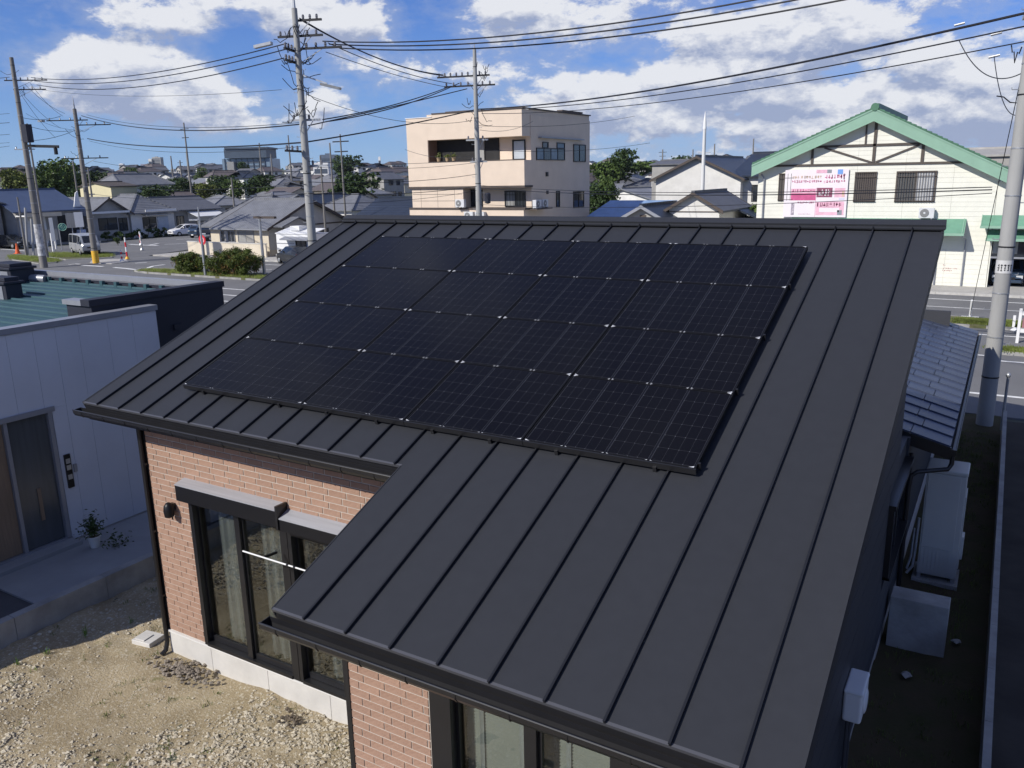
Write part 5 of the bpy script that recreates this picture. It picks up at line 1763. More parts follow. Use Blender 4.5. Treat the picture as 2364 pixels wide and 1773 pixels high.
# ---- row of houses along the far side of the side road
t = gable('fascia_house', 'long low house with white eaves fascia and dark glazed front beside the pole', -95, -86, 55.0, 60.3, 3.4, 1.7, 'x', m_kx, m_wall_grey, .5, wins=(('x+', 56.1, 58.6, 1.2, 2.7), ('x+', 58.8, 60.0, 1.0, 2.6)), verge=m_slab)
part('fascia', MB().box(5.0, 5.1, -2.9, 2.5, 3.25, 3.50), m_white, t)
t = gable('pyramid_house', 'low house with a grey pyramid tile roof and pale shaded walls', -95, -86, 60.6, 67.0, 3.4, 1.95, 'x', m_kx, m_wall_white, .5, wins=(('x+', 62.2, 64.2, 1.0, 2.5),), hip=.9)
part('fascia', MB().box(5.0, 5.1, -1.4, 3.2, 3.2, 3.46), m_white, t)
part('shutter', MB().box(4.52, 4.60, .6, 2.2, .9, 2.5), mat('pale_blue_shutter', (.42, .48, .56), .6, .1, 2), t)
part('awning', MB().box(4.52, 5.3, -1.5, 2.2, 2.72, 2.80), m_capg, t)
t = gable('carport_house', 'grey roofed house with a white carport sheet behind the white car', -95, -86.5, 67.4, 74.5, 3.4, 1.45, 'y', m_ky, m_wall_grey, .6, wins=(('x+', 67.7, 68.9, .8, 2.4),))
part('carport_sheet', MB().prism([(4.3, -1.6, 3.0), (6.5, -1.6, 2.3), (6.5, 3.4, 2.3), (4.3, 3.4, 3.0)], (0, 0, -.06)), m_white, t)
part('white_sheet', MB().box(4.3, 4.36, -1.4, 3.2, 1.6, 2.9), m_white, t)
part('carport_post', MB().box(6.3, 6.4, -1.5, -1.4, 0, 2.3), m_steel, t)
part('carport_post', MB().box(6.3, 6.4, 3.2, 3.3, 0, 2.3), m_steel, t)
t = gable('shop_house', 'shop with a blue grey metal roof and a cream awning fascia behind the dark pole', -97, -86, 46.3, 54.0, 4.1, 2.2, 'y', mat('blue_grey_metal_roof', (.06, .085, .15), .4, .1, 1), m_wall_grey, .5, cat='shop')
part('front_canopy', MB().box(5.5, 7.4, -3.9, .3, 3.35, 3.50), m_white, t)
part('canopy_fascia', MB().box(7.41, 7.5, -3.9, .3, 3.3, 3.72), m_wall_cream, t)
part('shop_front', MB().box(5.51, 5.6, -3.6, -.6, .2, 3.2), m_white, t)
part('opening_shade_sheet', MB().box(5.51, 5.56, .9, 3.4, .2, 3.3), m_dark, t)  # dark sheet on the solid wall in place of an unlit opening
part('roof_sign', MB().prism([(5.3, 3.2, 4.2), (5.3, 4.0, 4.2), (5.3, 3.9, 6.0), (5.3, 3.6, 5.8)], (.12, 0, 0)), m_white, t)
gable('grey_shed', 'dark roofed grey building at the edge of the picture behind the leaning poles', -98, -88, 39.5, 45.8, 5.0, .9, 'x', m_kx, m_wall_grey, .5, cat='building')
t = gable('cream_hall', 'cream walled hall with flat eaves and a dark tiled house roof behind the row', -118, -110, 74.5, 79, 6.5, .6, 'y', m_wood, mat('cream_hall_wall', (.62, .56, .36), .8, .06, 1), .3, cat='building')
gable('dark_tiled_house', 'large house with dark tiled hipped roof behind the cream hall', -121, -114.5, 79.5, 88.5, 6.9, 1.4, 'y', m_kx, m_wall_white, .7, hip=.4)
hg = thing('garden_hedge', 'dark garden hedge along the front of the low houses', 'hedge', (-84.2, 61, 0))
put('foliage', crown_mesh('foliage', [(0, y, .55, .7, 1.1, .6) for y in np.arange(-5.2, 6, 1.1)], 5200, .14, 77, m_leaf_d), hg)
mb = MB()
for y in np.arange(-5.2, 6, .8):
    mb.tube([(0, y, 0), (.1, y + .1, .7)], .03, 5)
part('stem', mb, m_bark, hg)
gable('rear_house', 'grey gabled house directly behind the tall pole', -44, -36, 64, 74, 4.2, 1.9, 'y', m_ky, m_wall_grey, .6, verge=m_slab)
gable('rear_house', 'low dark roofed house beside the beige building', -44, -34.5, 56, 63, 3.4, 1.5, 'x', m_navyt, m_wall_grey, .5)
gable('rear_building', 'weathered flat building behind the green roofed gable at the frame edge', 6, 22, 66, 76, 7.6, .5, 'x', m_wall_grey, m_wall_grey, .2, cat='building')
# ================================================================== utility poles
def pole(label, P, h, r0, r1, m, arms=(), bands=True, steps=True, spike=0.0, group='concrete utility poles', name='utility_pole', junk=0, seed=0):
    """arms: (height, direction angle in degrees, reach on one side, reach on the other, number of insulators)"""
    t = thing(name, label, 'utility pole', (P[0], P[1], P[2] if len(P) > 2 else 0), 0, group)
    rg = random.Random(seed)
    part('shaft', MB().tube([(0, 0, -.4), (0, 0, h)], [r0, r1], 16), m, t, smooth=40)
    rad = lambda z: r0 + (r1 - r0) * (z / h)
    if spike:
        part('spike', MB().tube([(0, 0, h), (0, 0, h + spike * .35), (0, 0, h + spike)], [r1 * .55, r1 * .4, .012], 8), m_steel, t)
    if bands:
        z = 1.3
        k = 0
        while z < h - .3:
            r_ = rad(z) + .008
            part('band', MB().tube([(0, 0, z), (0, 0, z + .035)], r_, 14), m_steel if k % 3 else m_wire, t, smooth=40)
            z += rg.uniform(.7, 1.3)
            k += 1
    if steps:
        mb = MB()
        z = 2.2
        k = 0
        while z < h - .8:
            a = R(20 + 180 * (k % 2))
            d = Vector((math.cos(a), math.sin(a), 0))
            mb = MB().tube([d * rad(z) * .9 + Vector((0, 0, z)), d * (rad(z) + .16) + Vector((0, 0, z)), d * (rad(z) + .16) + Vector((0, 0, z + .05))], .011, 5)
            part('step_bolt', mb, m_steel, t)
            z += .9
            k += 1
    for (z, ang, ra, rb, ni) in arms:
        d = Vector((math.cos(R(ang)), math.sin(R(ang)), 0))
        sd = Vector((-d.y, d.x, 0))
        off = sd * (rad(z) + .03)
        a = part('crossarm', MB().beam(off - d * ra + Vector((0, 0, z)), off + d * rb + Vector((0, 0, z)), .085, .085), m_wire if ni > 3 else m_steel, t)
        part('arm_brace', MB().beam(off * .6 + Vector((0, 0, z - .6)), off + d * rb * .55 + Vector((0, 0, z - .03)), .03, .03), m_steel, a)
        L = ra + rb
        for i in range(ni):
            q = off - d * ra + d * L * ((i + .3) / ni) + Vector((0, 0, z + .04))
            part('insulator', MB().lathe([(.03, 0), (.055, .03), (.04, .06), (.06, .09), (.045, .12), (.05, .16), (.015, .19)], 8, tuple(q)), mat('insulator_glaze', (.16, .16, .18), .25, .2, 5, spec=.6), a)
    for i in range(junk):
        z = h - rg.uniform(.4, 4.2)
        a0, a1 = rg.uniform(0, 6.28), rg.uniform(0, 6.28)
        l0, l1 = rg.uniform(.2, 1.0), rg.uniform(.2, 1.0)
        p0 = Vector((math.cos(a0) * l0, math.sin(a0) * l0, z))
        p1 = Vector((math.cos(a1) * l1, math.sin(a1) * l1, z - rg.uniform(-.3, .9)))
        pts = []
        for k in range(7):
            f = k / 6
            q = p0.lerp(p1, f)
            q.z -= math.sin(f * math.pi) * rg.uniform(.15, .4)
            pts.append(q)
        part('jumper_cable', MB().tube(pts, .016, 5), m_wire, t)
    return t
P1 = (-59.37, 33.41, 0.0)
P2 = (-58.43, 37.5, 0.0)
P3 = (-16.3, 20.9, 0.0)
P4 = (-16.45, 34.7, 0.0)
P5 = (10.12, 18.37, 0.0)
t1 = pole('tall dark weathered utility pole standing in the grass island', P1, 16.6, .31, .15, m_pole_d, ((14.9, 35, .9, 2.4, 6), (14.2, 35, .3, 2.2, 4), (9.6, 35, 1.0, .6, 3)), seed=1, junk=5)
part('meter_box', MB().box(.22, .95, -.25, .25, 10.1, 11.5), m_navy, t1)
part('side_bracket', MB().beam((.2, 0, 9.85), (3.3, .8, 9.7), .12, .22).box(2.9, 3.1, .6, .8, 9.1, 9.7), m_wire, t1)
part('sticker_sheet', MB().tube([(0, 0, 1.0), (0, 0, 3.6)], [.32, .305], 16, False), mat('peeling_sticker', (.45, .45, .45), .7, .6, 3), t1)
t2 = pole('dark utility pole with yellow painted foot at the junction corner', P2, 12.9, .27, .15, m_pole_d, ((12.0, 30, 2.6, .9, 4), (11.6, 30, .2, 2.8, 4), (8.9, 30, 1.8, 2.2, 4), (5.9, 30, .2, .6, 1)), spike=1.0, seed=2, junk=6)
part('yellow_sleeve', MB().tube([(0, 0, .03), (0, 0, 1.1)], [.285, .278], 16), m_yellow, t2, smooth=40)
part('arm_lamp', MB().box(-2.9, -2.3, -1.6, -1.3, 11.9, 12.05), m_steel, t2)
t3 = pole('tall grey utility pole crowded with crossarms and jumper wires behind the roof corner', P3, 13.6, .225, .115, m_pole, ((13.15, 20, .1, 1.1, 4), (12.55, 20, .9, 1.1, 5), (12.05, 20, .2, 1.9, 5), (11.95, 110, .9, .3, 4), (11.5, 110, .9, .3, 4), (9.2, 20, .7, .7, 2), (7.9, 110, 1.5, .5, 4), (7.3, 20, .3, .9, 3)), spike=.9, seed=3, junk=34)
part('street_lamp', MB().beam((.1, .05, 11.0), (1.1, .45, 10.62), .06, .06).obox((1.25, .5, 10.5), (.36, .18, -.10), (-.06, .14, 0), (.02, .0, .05)), m_steel, t3)
part('arm_lamp', MB().obox((-1.45, -.5, 12.25), (.36, .14, .06), (-.05, .12, 0), (0, 0, .06)), m_steel, t3)
t4 = pole('pale grey utility pole on the median right before the beige building', P4, 13.55, .215, .10, m_pole, ((12.2, 15, 2.3, .8, 9), (11.68, 15, 1.9, 1.1, 7), (8.75, 15, .7, .6, 3), (7.55, 15, .5, .5, 2)), spike=.35, seed=4, junk=12)
part('hanging_transformer', MB().lathe([(.05, 0), (.16, .05), (.17, .55), (.10, .62)], 12, (.75, -.2, 5.2)), m_navy, t4)
t5 = pole('nearest grey utility pole beside the low block wall on the road edge', P5, 12.6, .205, .15, m_pole, ((11.4, 5, 1.2, 1.2, 4), (10.2, 95, .6, .6, 2)), seed=5, junk=5)
part('number_plate', MB().tube([(0, 0, 4.05), (0, 0, 4.38)], [.195, .193], 20, False), mat('pale_plate', (.55, .55, .54), .6, .1, 5), t5, smooth=40)
mb = MB()
rg = random.Random(9)
for k in range(5):
    a = R(-128 + k * 22)
    d, sd = Vector((math.cos(a), math.sin(a), 0)), Vector((-math.sin(a), math.cos(a), 0))
    for j in range(3):
        z = 4.13 + j * .065 + rg.uniform(-.01, .01)
        mb.obox(d * .199 + Vector((0, 0, z)), sd * rg.uniform(.012, .026), d * .002, (0, 0, .012))
    mb.obox(d * .199 + sd * rg.uniform(-.015, .015) + Vector((0, 0, 4.21)), sd * .006, d * .002, (0, 0, .075))
o = part('plate_marks', mb, m_wire, t5)
o['kind'] = 'stuff'
# slim white pole and thin far poles
wp = thing('white_pole', 'slim white tapered pole standing among the houses', 'pole', (-11.45, 60, 0))
part('shaft', MB().tube([(0, 0, 0), (0, 0, 10.0), (0, 0, 10.05)], [.20, .13, .15], 12), m_white, wp, smooth=40)
part('tip', MB().tube([(0, 0, 10.05), (0, 0, 10.6), (0, 0, 11.35)], [.15, .12, .02], 10), m_white, wp)
part('ladder_clip', MB().box(-.45, .55, -.03, .03, 8.2, 8.26), m_steel, wp)
FP = [(424, 283, 455, 150, 1), (430, 350, 400, 210, 0), (785, 310, 500, 88, 1), (761, 330, 505, 80, 0), (739, 360, 490, 75, 0), (534, 410, 462, 95, 0), (598, 330, 400, 300, 1), (665, 312, 400, 260, 0), (625, 355, 395, 350, 0), (415, 370, 425, 240, 1), (394, 360, 400, 320, 0),
      (1530, 345, 400, 220, 1), (1600, 345, 380, 300, 0), (1650, 332, 370, 260, 0), (62, 285, 590, 74, 0), (40, 455, 560, 80, 0), (95, 520, 590, 78, 0), (168, 372, 440, 120, 0), (203, 388, 440, 118, 0), (712, 345, 420, 220, 0), (1740, 320, 365, 240, 0)]
LBL = ['lattice topped', 'bare', 'stout', 'rust streaked', 'leaning thin', 'short', 'faint', 'very thin', 'tiny', 'wire hung', 'hazy']
for k, (px, t_, b_, d, ar) in enumerate(FP):
    T = at(px, t_, d)
    z0 = ter_z(T.x, T.y)
    h = T.z - z0
    th = thing('far_pole', 'thin distant pole rising among the far roofs', 'pole', (T.x, T.y, z0), 0, 'thin poles among the far roofs')
    w = .0009 * d + .03
    th['label'] = '%s distant pole %s' % (LBL[k % 11], 'left of the dark poles' if px < 100 else 'above the low houses by the second dark pole' if px < 260 else 'near the far power poles' if px < 450 else 'by the glass fronted block' if px < 640 else 'by the tall crowded pole' if px < 900 else 'on the skyline beside the broad tree')
    part('shaft', MB().tube([(0, 0, 0), (0, 0, h)], [w * 1.3, w * .7], 6), m_pole_d, th)
    if ar:
        part('crossarm', MB().box(-1.1, 1.1, -.06, .06, h * .93, h * .93 + .12).box(-.9, .9, -.06, .06, h * .84, h * .84 + .12), m_wire, th)

# ================================================================== overhead wires
def pp(px, py, P):
    """point at the pole P that shows at this pixel"""
    return at(px, py, depth((P[0], P[1], 8.0)))
WG = 'overhead wires strung between the utility poles'
def wire(label, A, B, thru=None, r=.016, sag=.4, n=22, cat='cable'):
    A, B = Vector(A), Vector(B)
    if thru:
        lo, hi = -.5, 9.0
        for it in range(40):
            sag = (lo + hi) / 2
            best = None
            for k in range(101):
                f = k / 100
                q = A.lerp(B, f)
                q.z -= 4 * sag * f * (1 - f)
                if depth(q) < .5:
                    continue
                x, y = proj(q)
                if best is None or abs(x - thru[0]) < best[0]:
                    best = (abs(x - thru[0]), y)
            if best[1] > thru[1]:
                hi = sag
            else:
                lo = sag
    pts = []
    for k in range(n + 1):
        f = k / n
        q = A.lerp(B, f)
        q.z -= 4 * sag * f * (1 - f)
        pts.append(q - A)
    o = part('overhead_wire', MB().tube(pts, r, 5), m_wire, loc=A)
    tag(o, label, cat, WG)
    return o
# P3 to the near pole, three lines over the road
H5 = Vector(P5)
top5 = [H5 + Vector((-.9, -.2, 11.75)), H5 + Vector((0, -.2, 11.65)), H5 + Vector((.9, -.2, 11.5))]
for k, (a, m_) in enumerate((((745, 95), (1180, 82)), ((760, 102), (1180, 94)), ((785, 111), (1180, 107)))):
    wire(('highest', 'middle', 'lowest')[k] + ' of the three thick lines rising from the crowded pole over the road', pp(a[0], a[1], P3), top5[k], m_, .026)
# P4 to the near pole
lo5 = [H5 + Vector((-.15, 0, 10.25)), H5 + Vector((-.15, 0, 9.95)), H5 + Vector((-.12, 0, 9.6))]
for k, (a, m_, r_) in enumerate((((1105, 252), (1564, 197), .034), ((1110, 254), (1564, 213), .020), ((1112, 262), (1564, 231), .016))):
    wire(('thick bundled', 'second', 'third and thinnest')[k] + ' line from the median pole up to the nearest pole', pp(a[0], a[1], P4), lo5[k], m_, r_)
# P3 to P4
for k, (a, b, m_, r_) in enumerate((((691, 42), (1023, 173), (800, 103), .030), ((700, 50), (1030, 176), (830, 118), .018), ((757, 99), (1043, 193), (880, 150), .020), ((752, 120), (1030, 201), (880, 163), .016))):
    wire(('thick upper', 'thin upper', 'middle', 'lowest')[k] + ' slanting line between the crowded pole and the median pole', pp(*a, P3), pp(*b, P4), m_, r_)
for k, (a, b, m_) in enumerate((((745, 276), (1040, 199), (930, 236)), ((760, 280), (1060, 192), (930, 243)), ((712, 290), (1078, 205), (900, 248)))):
    wire(('upper', 'middle', 'lower')[k] + ' twisted bundle dipping left from the crossarm of the median pole', pp(*a, P3), pp(*b, P4), m_, .026)
wire('black bundle crossing before the beige wall to the crowded pole', pp(700, 329, P3), pp(1094, 254, P4), (890, 297), .032)
wire('thin line crossing under the bundles before the beige wall', pp(708, 218, P3), pp(1090, 278, P4), (880, 272), .012)
# P3 back to P2 and P1
wire('long sagging bundle between the yellow footed pole and the crowded pole', pp(188, 267, P2), pp(690, 287, P3), (423, 301), .030)
wire('lower long sagging bundle between the yellow footed pole and the crowded pole', pp(202, 320, P2), pp(697, 329, P3), (423, 340), .036)
wire('thin upper companion of the long sagging bundle', pp(200, 265, P2), pp(690, 283, P3), (400, 293), .014)
wire('thin lower companion of the long sagging bundle', pp(205, 325, P2), pp(697, 338, P3), (440, 352), .012)
for k, (a, b, m_) in enumerate((((72, 179), (662, 100), (271, 178)), ((80, 187), (669, 111), (300, 186)), ((85, 196), (655, 134), (235, 206)))):
    wire(('upper', 'middle', 'lower')[k] + ' of three black lines from the tallest dark pole to the crowded pole', pp(*a, P1), pp(*b, P3), m_, .026)
wire('faint thin line under the three black lines', pp(80, 205, P1), pp(650, 207, P3), (330, 222), .010)
# P1 / P2 local lines and lines leaving the frame
for k, (a, b) in enumerate((((42, 205), (140, 296)), ((58, 195), (150, 262)), ((45, 212), (128, 318)), ((70, 192), (145, 268)))):
    wire('drop wire slanting from the tallest dark pole to the yellow footed pole, line %s' % ('one', 'two', 'three', 'four')[k], pp(*a, P1), pp(*b, P2), None, .014, .3)
for k, (y0, y1, r_) in enumerate(((178, 176, .022), (262, 252, .014), (283, 272, .02), (310, 300, .016), (337, 345, .014), (329, 320, .012))):
    wire('line leaving the tallest dark pole past the edge of the picture at %s height' % ('top', 'upper', 'upper middle', 'middle', 'low', 'lower middle')[k], pp(22, y0, P1), pp(-260, y1, (-70, 30, 0)), None, r_, .3)
for k, (a, b, r_) in enumerate((((45, 270), (140, 268), .018), ((48, 285), (165, 302), .018), ((50, 325), (175, 300), .018), ((60, 262), (170, 300), .012))):
    wire('short line linking the two dark poles, number %s from above' % ('one', 'two', 'four', 'three')[k], pp(*a, P1), pp(*b, P2), None, r_, .25)
# low telephone lines across the fronts of the buildings
for k, (y4, y5, r_) in enumerate(((428, 432, .012), (434, 438, .016), (472, 446, .010))):
    a5 = on_x(2300, y5, P5[0])
    A = pp(1108, y4, P4)
    B = at(2290, y5, depth((P5[0], P5[1], 6)))
    wire(('upper', 'lower', 'lowest')[k] + ' telephone line crossing before the cream gable wall', A, B, None, r_, .25)
for k, (y3, y4, r_) in enumerate(((420, 402, .014), (446, 430, .016), (470, 440, .010), (372, 366, .010), (385, 375, .010))):
    wire('telephone line between the crowded pole and the median pole, number %s from above' % ('three', 'four', 'five', 'one', 'two')[k], pp(712, y3, P3), pp(1100, y4, P4), None, r_, .2)
for k, (y2, y3, r_) in enumerate(((372, 395, .014), (425, 425, .012), (448, 446, .014))):
    wire('telephone line crossing the low houses to the crowded pole, number %s from above' % ('one', 'two', 'three')[k], pp(215, y2, P2), pp(708, y3, P3), None, r_, .35)
for k, (a, b) in enumerate((((1100, 290), (1465, 268)), ((1100, 345), (1500, 330)), ((1095, 360), (935, 345)), ((1095, 380), (1120, 470)), ((1108, 300), (1230, 280)))):
    q = at(b[0], b[1], 58)
    wire('service drop from the median pole towards the beige building, number %s from above' % ('one', 'three', 'four', 'five', 'two')[k], pp(*a, P4), q, None, .012, .3)
wire('grey guy wire running from the nearest pole down to the far median', H5 + Vector((-.12, 0, 9.1)), (9.0, 36.3, .15), None, .012, 0)
ga = thing('guy_anchor', 'white guy wire anchor cover standing on the median', 'anchor', (9.0, 36.3, 0))
part('base', MB().box(-.35, .35, -.12, .12, 0, .10), m_white, ga)
part('sleeve', MB().tube([(0, 0, .1), (.02, -.35, .9)], .05, 8), m_white, ga)
wire('jumper hanging from the nearest pole to the line clamp', H5 + Vector((-.1, 0, 8.9)), at(2215, 95, 24.5), None, .014, .5)
wire('thin jumper hanging beside the nearest pole', H5 + Vector((-.15, 0, 7.9)), at(2295, 130, 23.5), None, .012, .4)
for k, (px, py, d) in enumerate(((2300, 80, 24), (2295, 132, 23.6), (2215, 58, 25))):
    o = part('line_clamp', MB().tube([(-.14, 0, 0), (.14, 0, .05)], .035, 8), m_steel, loc=at(px, py, d))
    tag(o, ('pale clamp hanging on the second line by the nearest pole', 'lowest pale clamp hanging by the nearest pole', 'small clamp on the thick bundled line')[k], 'clamp', 'clamps on the overhead wires')

# ================================================================== vehicles
m_carglass = mat('car_glass', (.012, .015, .018), .05, .1, 1, spec=.8)
m_lamp = mat('headlight_lens', (.55, .57, .58), .08, .05, 3, spec=.8)
m_tail = mat('tail_lamp_red', (.45, .02, .02), .2, .1, 3)
def car(name, label, P, rz, L, W, H, paint, kind, cat='car', group=None):
    t = thing(name, label, cat, (P[0], P[1], P[2] if len(P) > 2 else 0), rz, group)
    w = W / 2
    if kind == 'van':
        st = [(-L / 2, .90, .42, 1.05, .86, 1.55), (-L / 2 + .08, .97, .34, 1.08, .88, H - .06), (-L * .18, 1, .32, 1.10, .89, H), (L * .20, 1, .32, 1.10, .89, H - .02), (L * .36, 1, .32, 1.06, .86, H - .12), (L * .455, .97, .33, 1.02, .90, 1.16), (L * .49, .93, .36, .92, .86, 1.0), (L / 2, .86, .42, .80, .80, .86)]
        gl = (1, 2, 3, 4)
        wind = (4,)
        rear = 0
    else:
        st = [(-L / 2, .86, .42, .80, .78, .95), (-L / 2 + .12, .95, .30, .92, .80, 1.08), (-L * .30, 1, .26, .96, .74, H - .06), (-L * .08, 1, .24, .95, .76, H), (L * .08, 1, .24, .93, .76, H - .05), (L * .27, 1, .24, .90, .86, .98), (L * .42, .96, .26, .80, .84, .86), (L * .48, .90, .30, .68, .80, .74), (L / 2, .80, .38, .60, .70, .64)]
        gl = (2, 3, 4)
        wind = (4,)
        rear = 1
    sec = []
    for (x, k, z0, zb, kr, zt) in st:
        a, b = w * k, w * kr * (k if k < 1 else 1)
        zt2 = max(zt, zb + .02)
        sec.append([(x, -a * .94, z0), (x, -a, z0 + .18), (x, -a, zb - .12), (x, -a * .97, zb), (x, -b, zt2 - .06 if zt2 - zb > .2 else zt2 - .01), (x, -b + .10, zt2), (x, b - .10, zt2), (x, b, zt2 - .06 if zt2 - zb > .2 else zt2 - .01), (x, a * .97, zb), (x, a, zb - .12), (x, a, z0 + .18), (x, a * .94, z0)])
    body, glass = MB(), MB()
    for i in range(len(sec) - 1):
        A, B = sec[i], sec[i + 1]
        for j in range(11):
            q = [A[j], A[j + 1], B[j + 1], B[j]]
            side = j in (3, 7)
            isg = (side and i in gl[:-1] or (side and i in gl)) or (j == 5 and i in wind) or (j == 5 and i == rear and kind != 'van')
            if isg:
                c = sum((Vector(p) for p in q), Vector()) / 4
                inn = [Vector(p).lerp(c, .10) for p in q]
                body.add([q[0], q[1], q[2], q[3]] + [tuple(p) for p in inn], [(0, 1, 5, 4), (1, 2, 6, 5), (2, 3, 7, 6), (3, 0, 4, 7)])
                glass.add(inn, [(0, 1, 2, 3)])
            else:
                body.add(q, [(0, 1, 2, 3)])
        body.add([A[0], B[0], B[11], A[11]], [(0, 1, 2, 3)])
    body.add(sec[0], [tuple(range(12))])
    body.add(sec[-1], [tuple(range(12))[::-1]])
    part('body', body, paint, t, smooth=32)
    part('window', glass, m_carglass, t)
    if kind == 'van':
        part('rear_window', MB().box(-L / 2 - .012, -L / 2 - .002, -w * .7, w * .7, 1.12, 1.5), m_carglass, t)
    wr = .30 if kind != 'van' else .32
    for sx in (-1, 1):
        for sy in (-1, 1):
            wh = part('wheel', MB().lathe([(wr * .6, -.11), (wr, -.10), (wr, .10), (wr * .6, .11)], 16, (sx * L * .31, sy * (w - .10), wr), axis='y'), m_tyre, t, smooth=40)
            part('rim', MB().lathe([(wr * .62, -.005), (wr * .55, .015), (.05, .02)] if sy > 0 else [(.05, -.02), (wr * .55, -.015), (wr * .62, .005)], 12, (sx * L * .31, sy * (w - .10) + sy * .105, wr), axis='y'), m_steel, wh)
    zl = .88 if kind == 'van' else .66
    for sy in (-1, 1):
        part('headlight', MB().obox((L * .482, sy * w * .68, zl), (.06, 0, -.01), (0, w * .19, 0), (.01, 0, .075)), m_lamp, t)
        part('tail_light', MB().obox((-L / 2 + .02, sy * w * .76, zl + .12), (.05, 0, 0), (0, w * .12, 0), (0, 0, .14)), m_tail, t)
        part('mirror', MB().box(L * (.34 if kind == 'van' else .16), L * (.34 if kind == 'van' else .16) + .10, sy * w + (0 if sy > 0 else -.2), sy * w + (.2 if sy > 0 else 0), 1.02 if kind != 'van' else 1.12, 1.16 if kind != 'van' else 1.32), paint, t)
    part('bumper', MB().box(L * .47, L / 2 + .03, -w * .82, w * .82, .32, .50), m_black if kind == 'van' else paint, t, bevel=.04)
    part('grille', MB().box(L * .485, L / 2 + .015, -w * .45, w * .45, zl - .16, zl - .02), m_black, t)
    part('number_plate', MB().box(L / 2 + .031, L / 2 + .045, -.17, .17, .36, .48), m_white, t)
    return t
m_silver_p = mat('silver_car_paint', (.42, .43, .43), .25, .04, 2, metal=.3, spec=.6)
m_white_p = mat('white_car_paint', (.74, .74, .75), .2, .03, 2, spec=.6)
m_dark_p = mat('dark_car_paint', (.025, .027, .030), .15, .05, 2, spec=.7)
m_blue_p = mat('dark_blue_car_paint', (.03, .05, .085), .15, .05, 2, spec=.7)
m_maroon_p = mat('maroon_car_paint', (.13, .02, .03), .15, .05, 2, spec=.7)
Pv = G(690 / 3.6867, 350 + 890 / 3.6867)
car('parked_van', 'silver van parked on the grass beside the yellow footed pole', (Pv.x - .6, Pv.y + .9, .10), R(-18), 4.7, 1.75, 2.0, m_silver_p, 'van', 'van')
Pc = on_x(428, 531, -83.0)
car('parked_car', 'white hatchback standing nose out of the carport on the side road', (Pc.x, Pc.y, .0), R(-100), 4.3, 1.8, 1.48, m_white_p, 'hatch')
Pd = on_z(665, 610, 0)
car('parked_car', 'dark hatchback behind the larger round hedge at the roof edge', (Pd.x + .2, Pd.y + .6, .0), R(160), 4.0, 1.7, 1.5, m_dark_p, 'hatch')
car('parked_car', 'dark blue car inside the open garage', (10.3, 50.2, .0), R(-90), 4.2, 1.72, 1.5, m_blue_p, 'hatch')
car('parked_car', 'maroon car inside the open garage partly behind the pole', (12.4, 51.0, .0), R(-90), 4.2, 1.72, 1.5, m_maroon_p, 'hatch')
Pk = at(467, 548, 104)
car('parked_car', 'small dark blue car half hidden behind the road lamp post', (Pk.x, Pk.y, 0), R(-80), 3.4, 1.48, 1.6, m_blue_p, 'van')
for k, (px, d, pt, rz, lb) in enumerate(((22, 92, m_dark_p, 10, 'dark car parked before the shop at the picture edge'), (42, 96, m_dark_p, 15, 'second dark car parked before the shop'))):
    q = at(px, 548, d)
    car('parked_car', lb, (q.x, q.y, 0), R(rz), 4.2, 1.7, 1.5, pt, 'hatch', 'car', 'cars parked before the shop')
# scooter
Ps = at(484, 545, 92)
sc = thing('motor_scooter', 'black scooter with a white top box beside the small dark blue car', 'scooter', (Ps.x, Ps.y, 0), R(60))
part('body', MB().prism([(-.7, -.17, .35), (.1, -.17, .30), (.35, -.17, .30), (.62, -.17, .95), (.5, -.17, 1.0), (.25, -.17, .42), (-.05, -.17, .45), (-.15, -.17, .78), (-.75, -.17, .8)], (0, .34, 0)), m_black, sc)
part('top_box', MB().box(-.85, -.4, -.22, .22, .82, 1.22), m_white, sc, bevel=.04)
for x in (-.55, .62):
    part('wheel', MB().lathe([(.1, -.05), (.24, -.05), (.24, .05), (.1, .05)], 14, (x, 0, .24), axis='y'), m_tyre, sc)
part('handlebar', MB().tube([(.5, -.34, 1.08), (.54, 0, 1.02), (.5, .34, 1.08)], .025, 6), m_black, sc)
part('windshield', MB().obox((.62, 0, 1.2), (.02, 0, 0), (0, .2, 0), (-.08, 0, .22)), m_lamp, sc)

# ================================================================== street furniture
lp_ = thing('road_lamp', 'grey lamp post with a short flat lamp arm in front of the round hedges', 'street lamp', (-40.1, 34.15, 0))
part('post', MB().tube([(0, 0, 0), (0, 0, 4.05), (0, 0, 5.0)], [.10, .07, .035], 10), m_steel, lp_, smooth=40)
part('lamp_arm', MB().box(-.95, -.02, -.16, .10, 4.02, 4.12), m_steel, lp_, bevel=.03)
Pl2 = on_z(611, 636, 0)
l2 = thing('road_lamp', 'short lamp post with a flat crossbar in front of the pale garden wall', 'street lamp', (Pl2.x, Pl2.y, 0))
part('post', MB().tube([(0, 0, 0), (0, 0, 4.1)], [.12, .09], 10), m_steel, l2)
part('crossbar', MB().box(-.5, 1.6, -.12, .12, 4.1, 4.26), m_slab, l2)
rs = thing('round_sign', 'small round red sign on a dark post by the road lamp', 'sign', tuple(at(473, 600, 70)))
rs.location.z = 0
z_ = at(473, 553, 70).z
part('post', MB().tube([(0, 0, 0), (0, 0, z_)], .06, 8), m_wire, rs)
part('disc', MB().lathe([(.42, -.02), (.42, .02)], 24, (.05, -.09, z_), axis='y'), m_red, rs)
part('white_ring', MB().lathe([(.24, -.025), (.24, -.021)], 20, (.05, -.09, z_), axis='y'), mat('pinkish_white', (.70, .45, .48), .5, .05), rs)
part('red_core', MB().lathe([(.15, -.03), (.15, -.026)], 18, (.05, -.09, z_), axis='y'), m_red, rs)
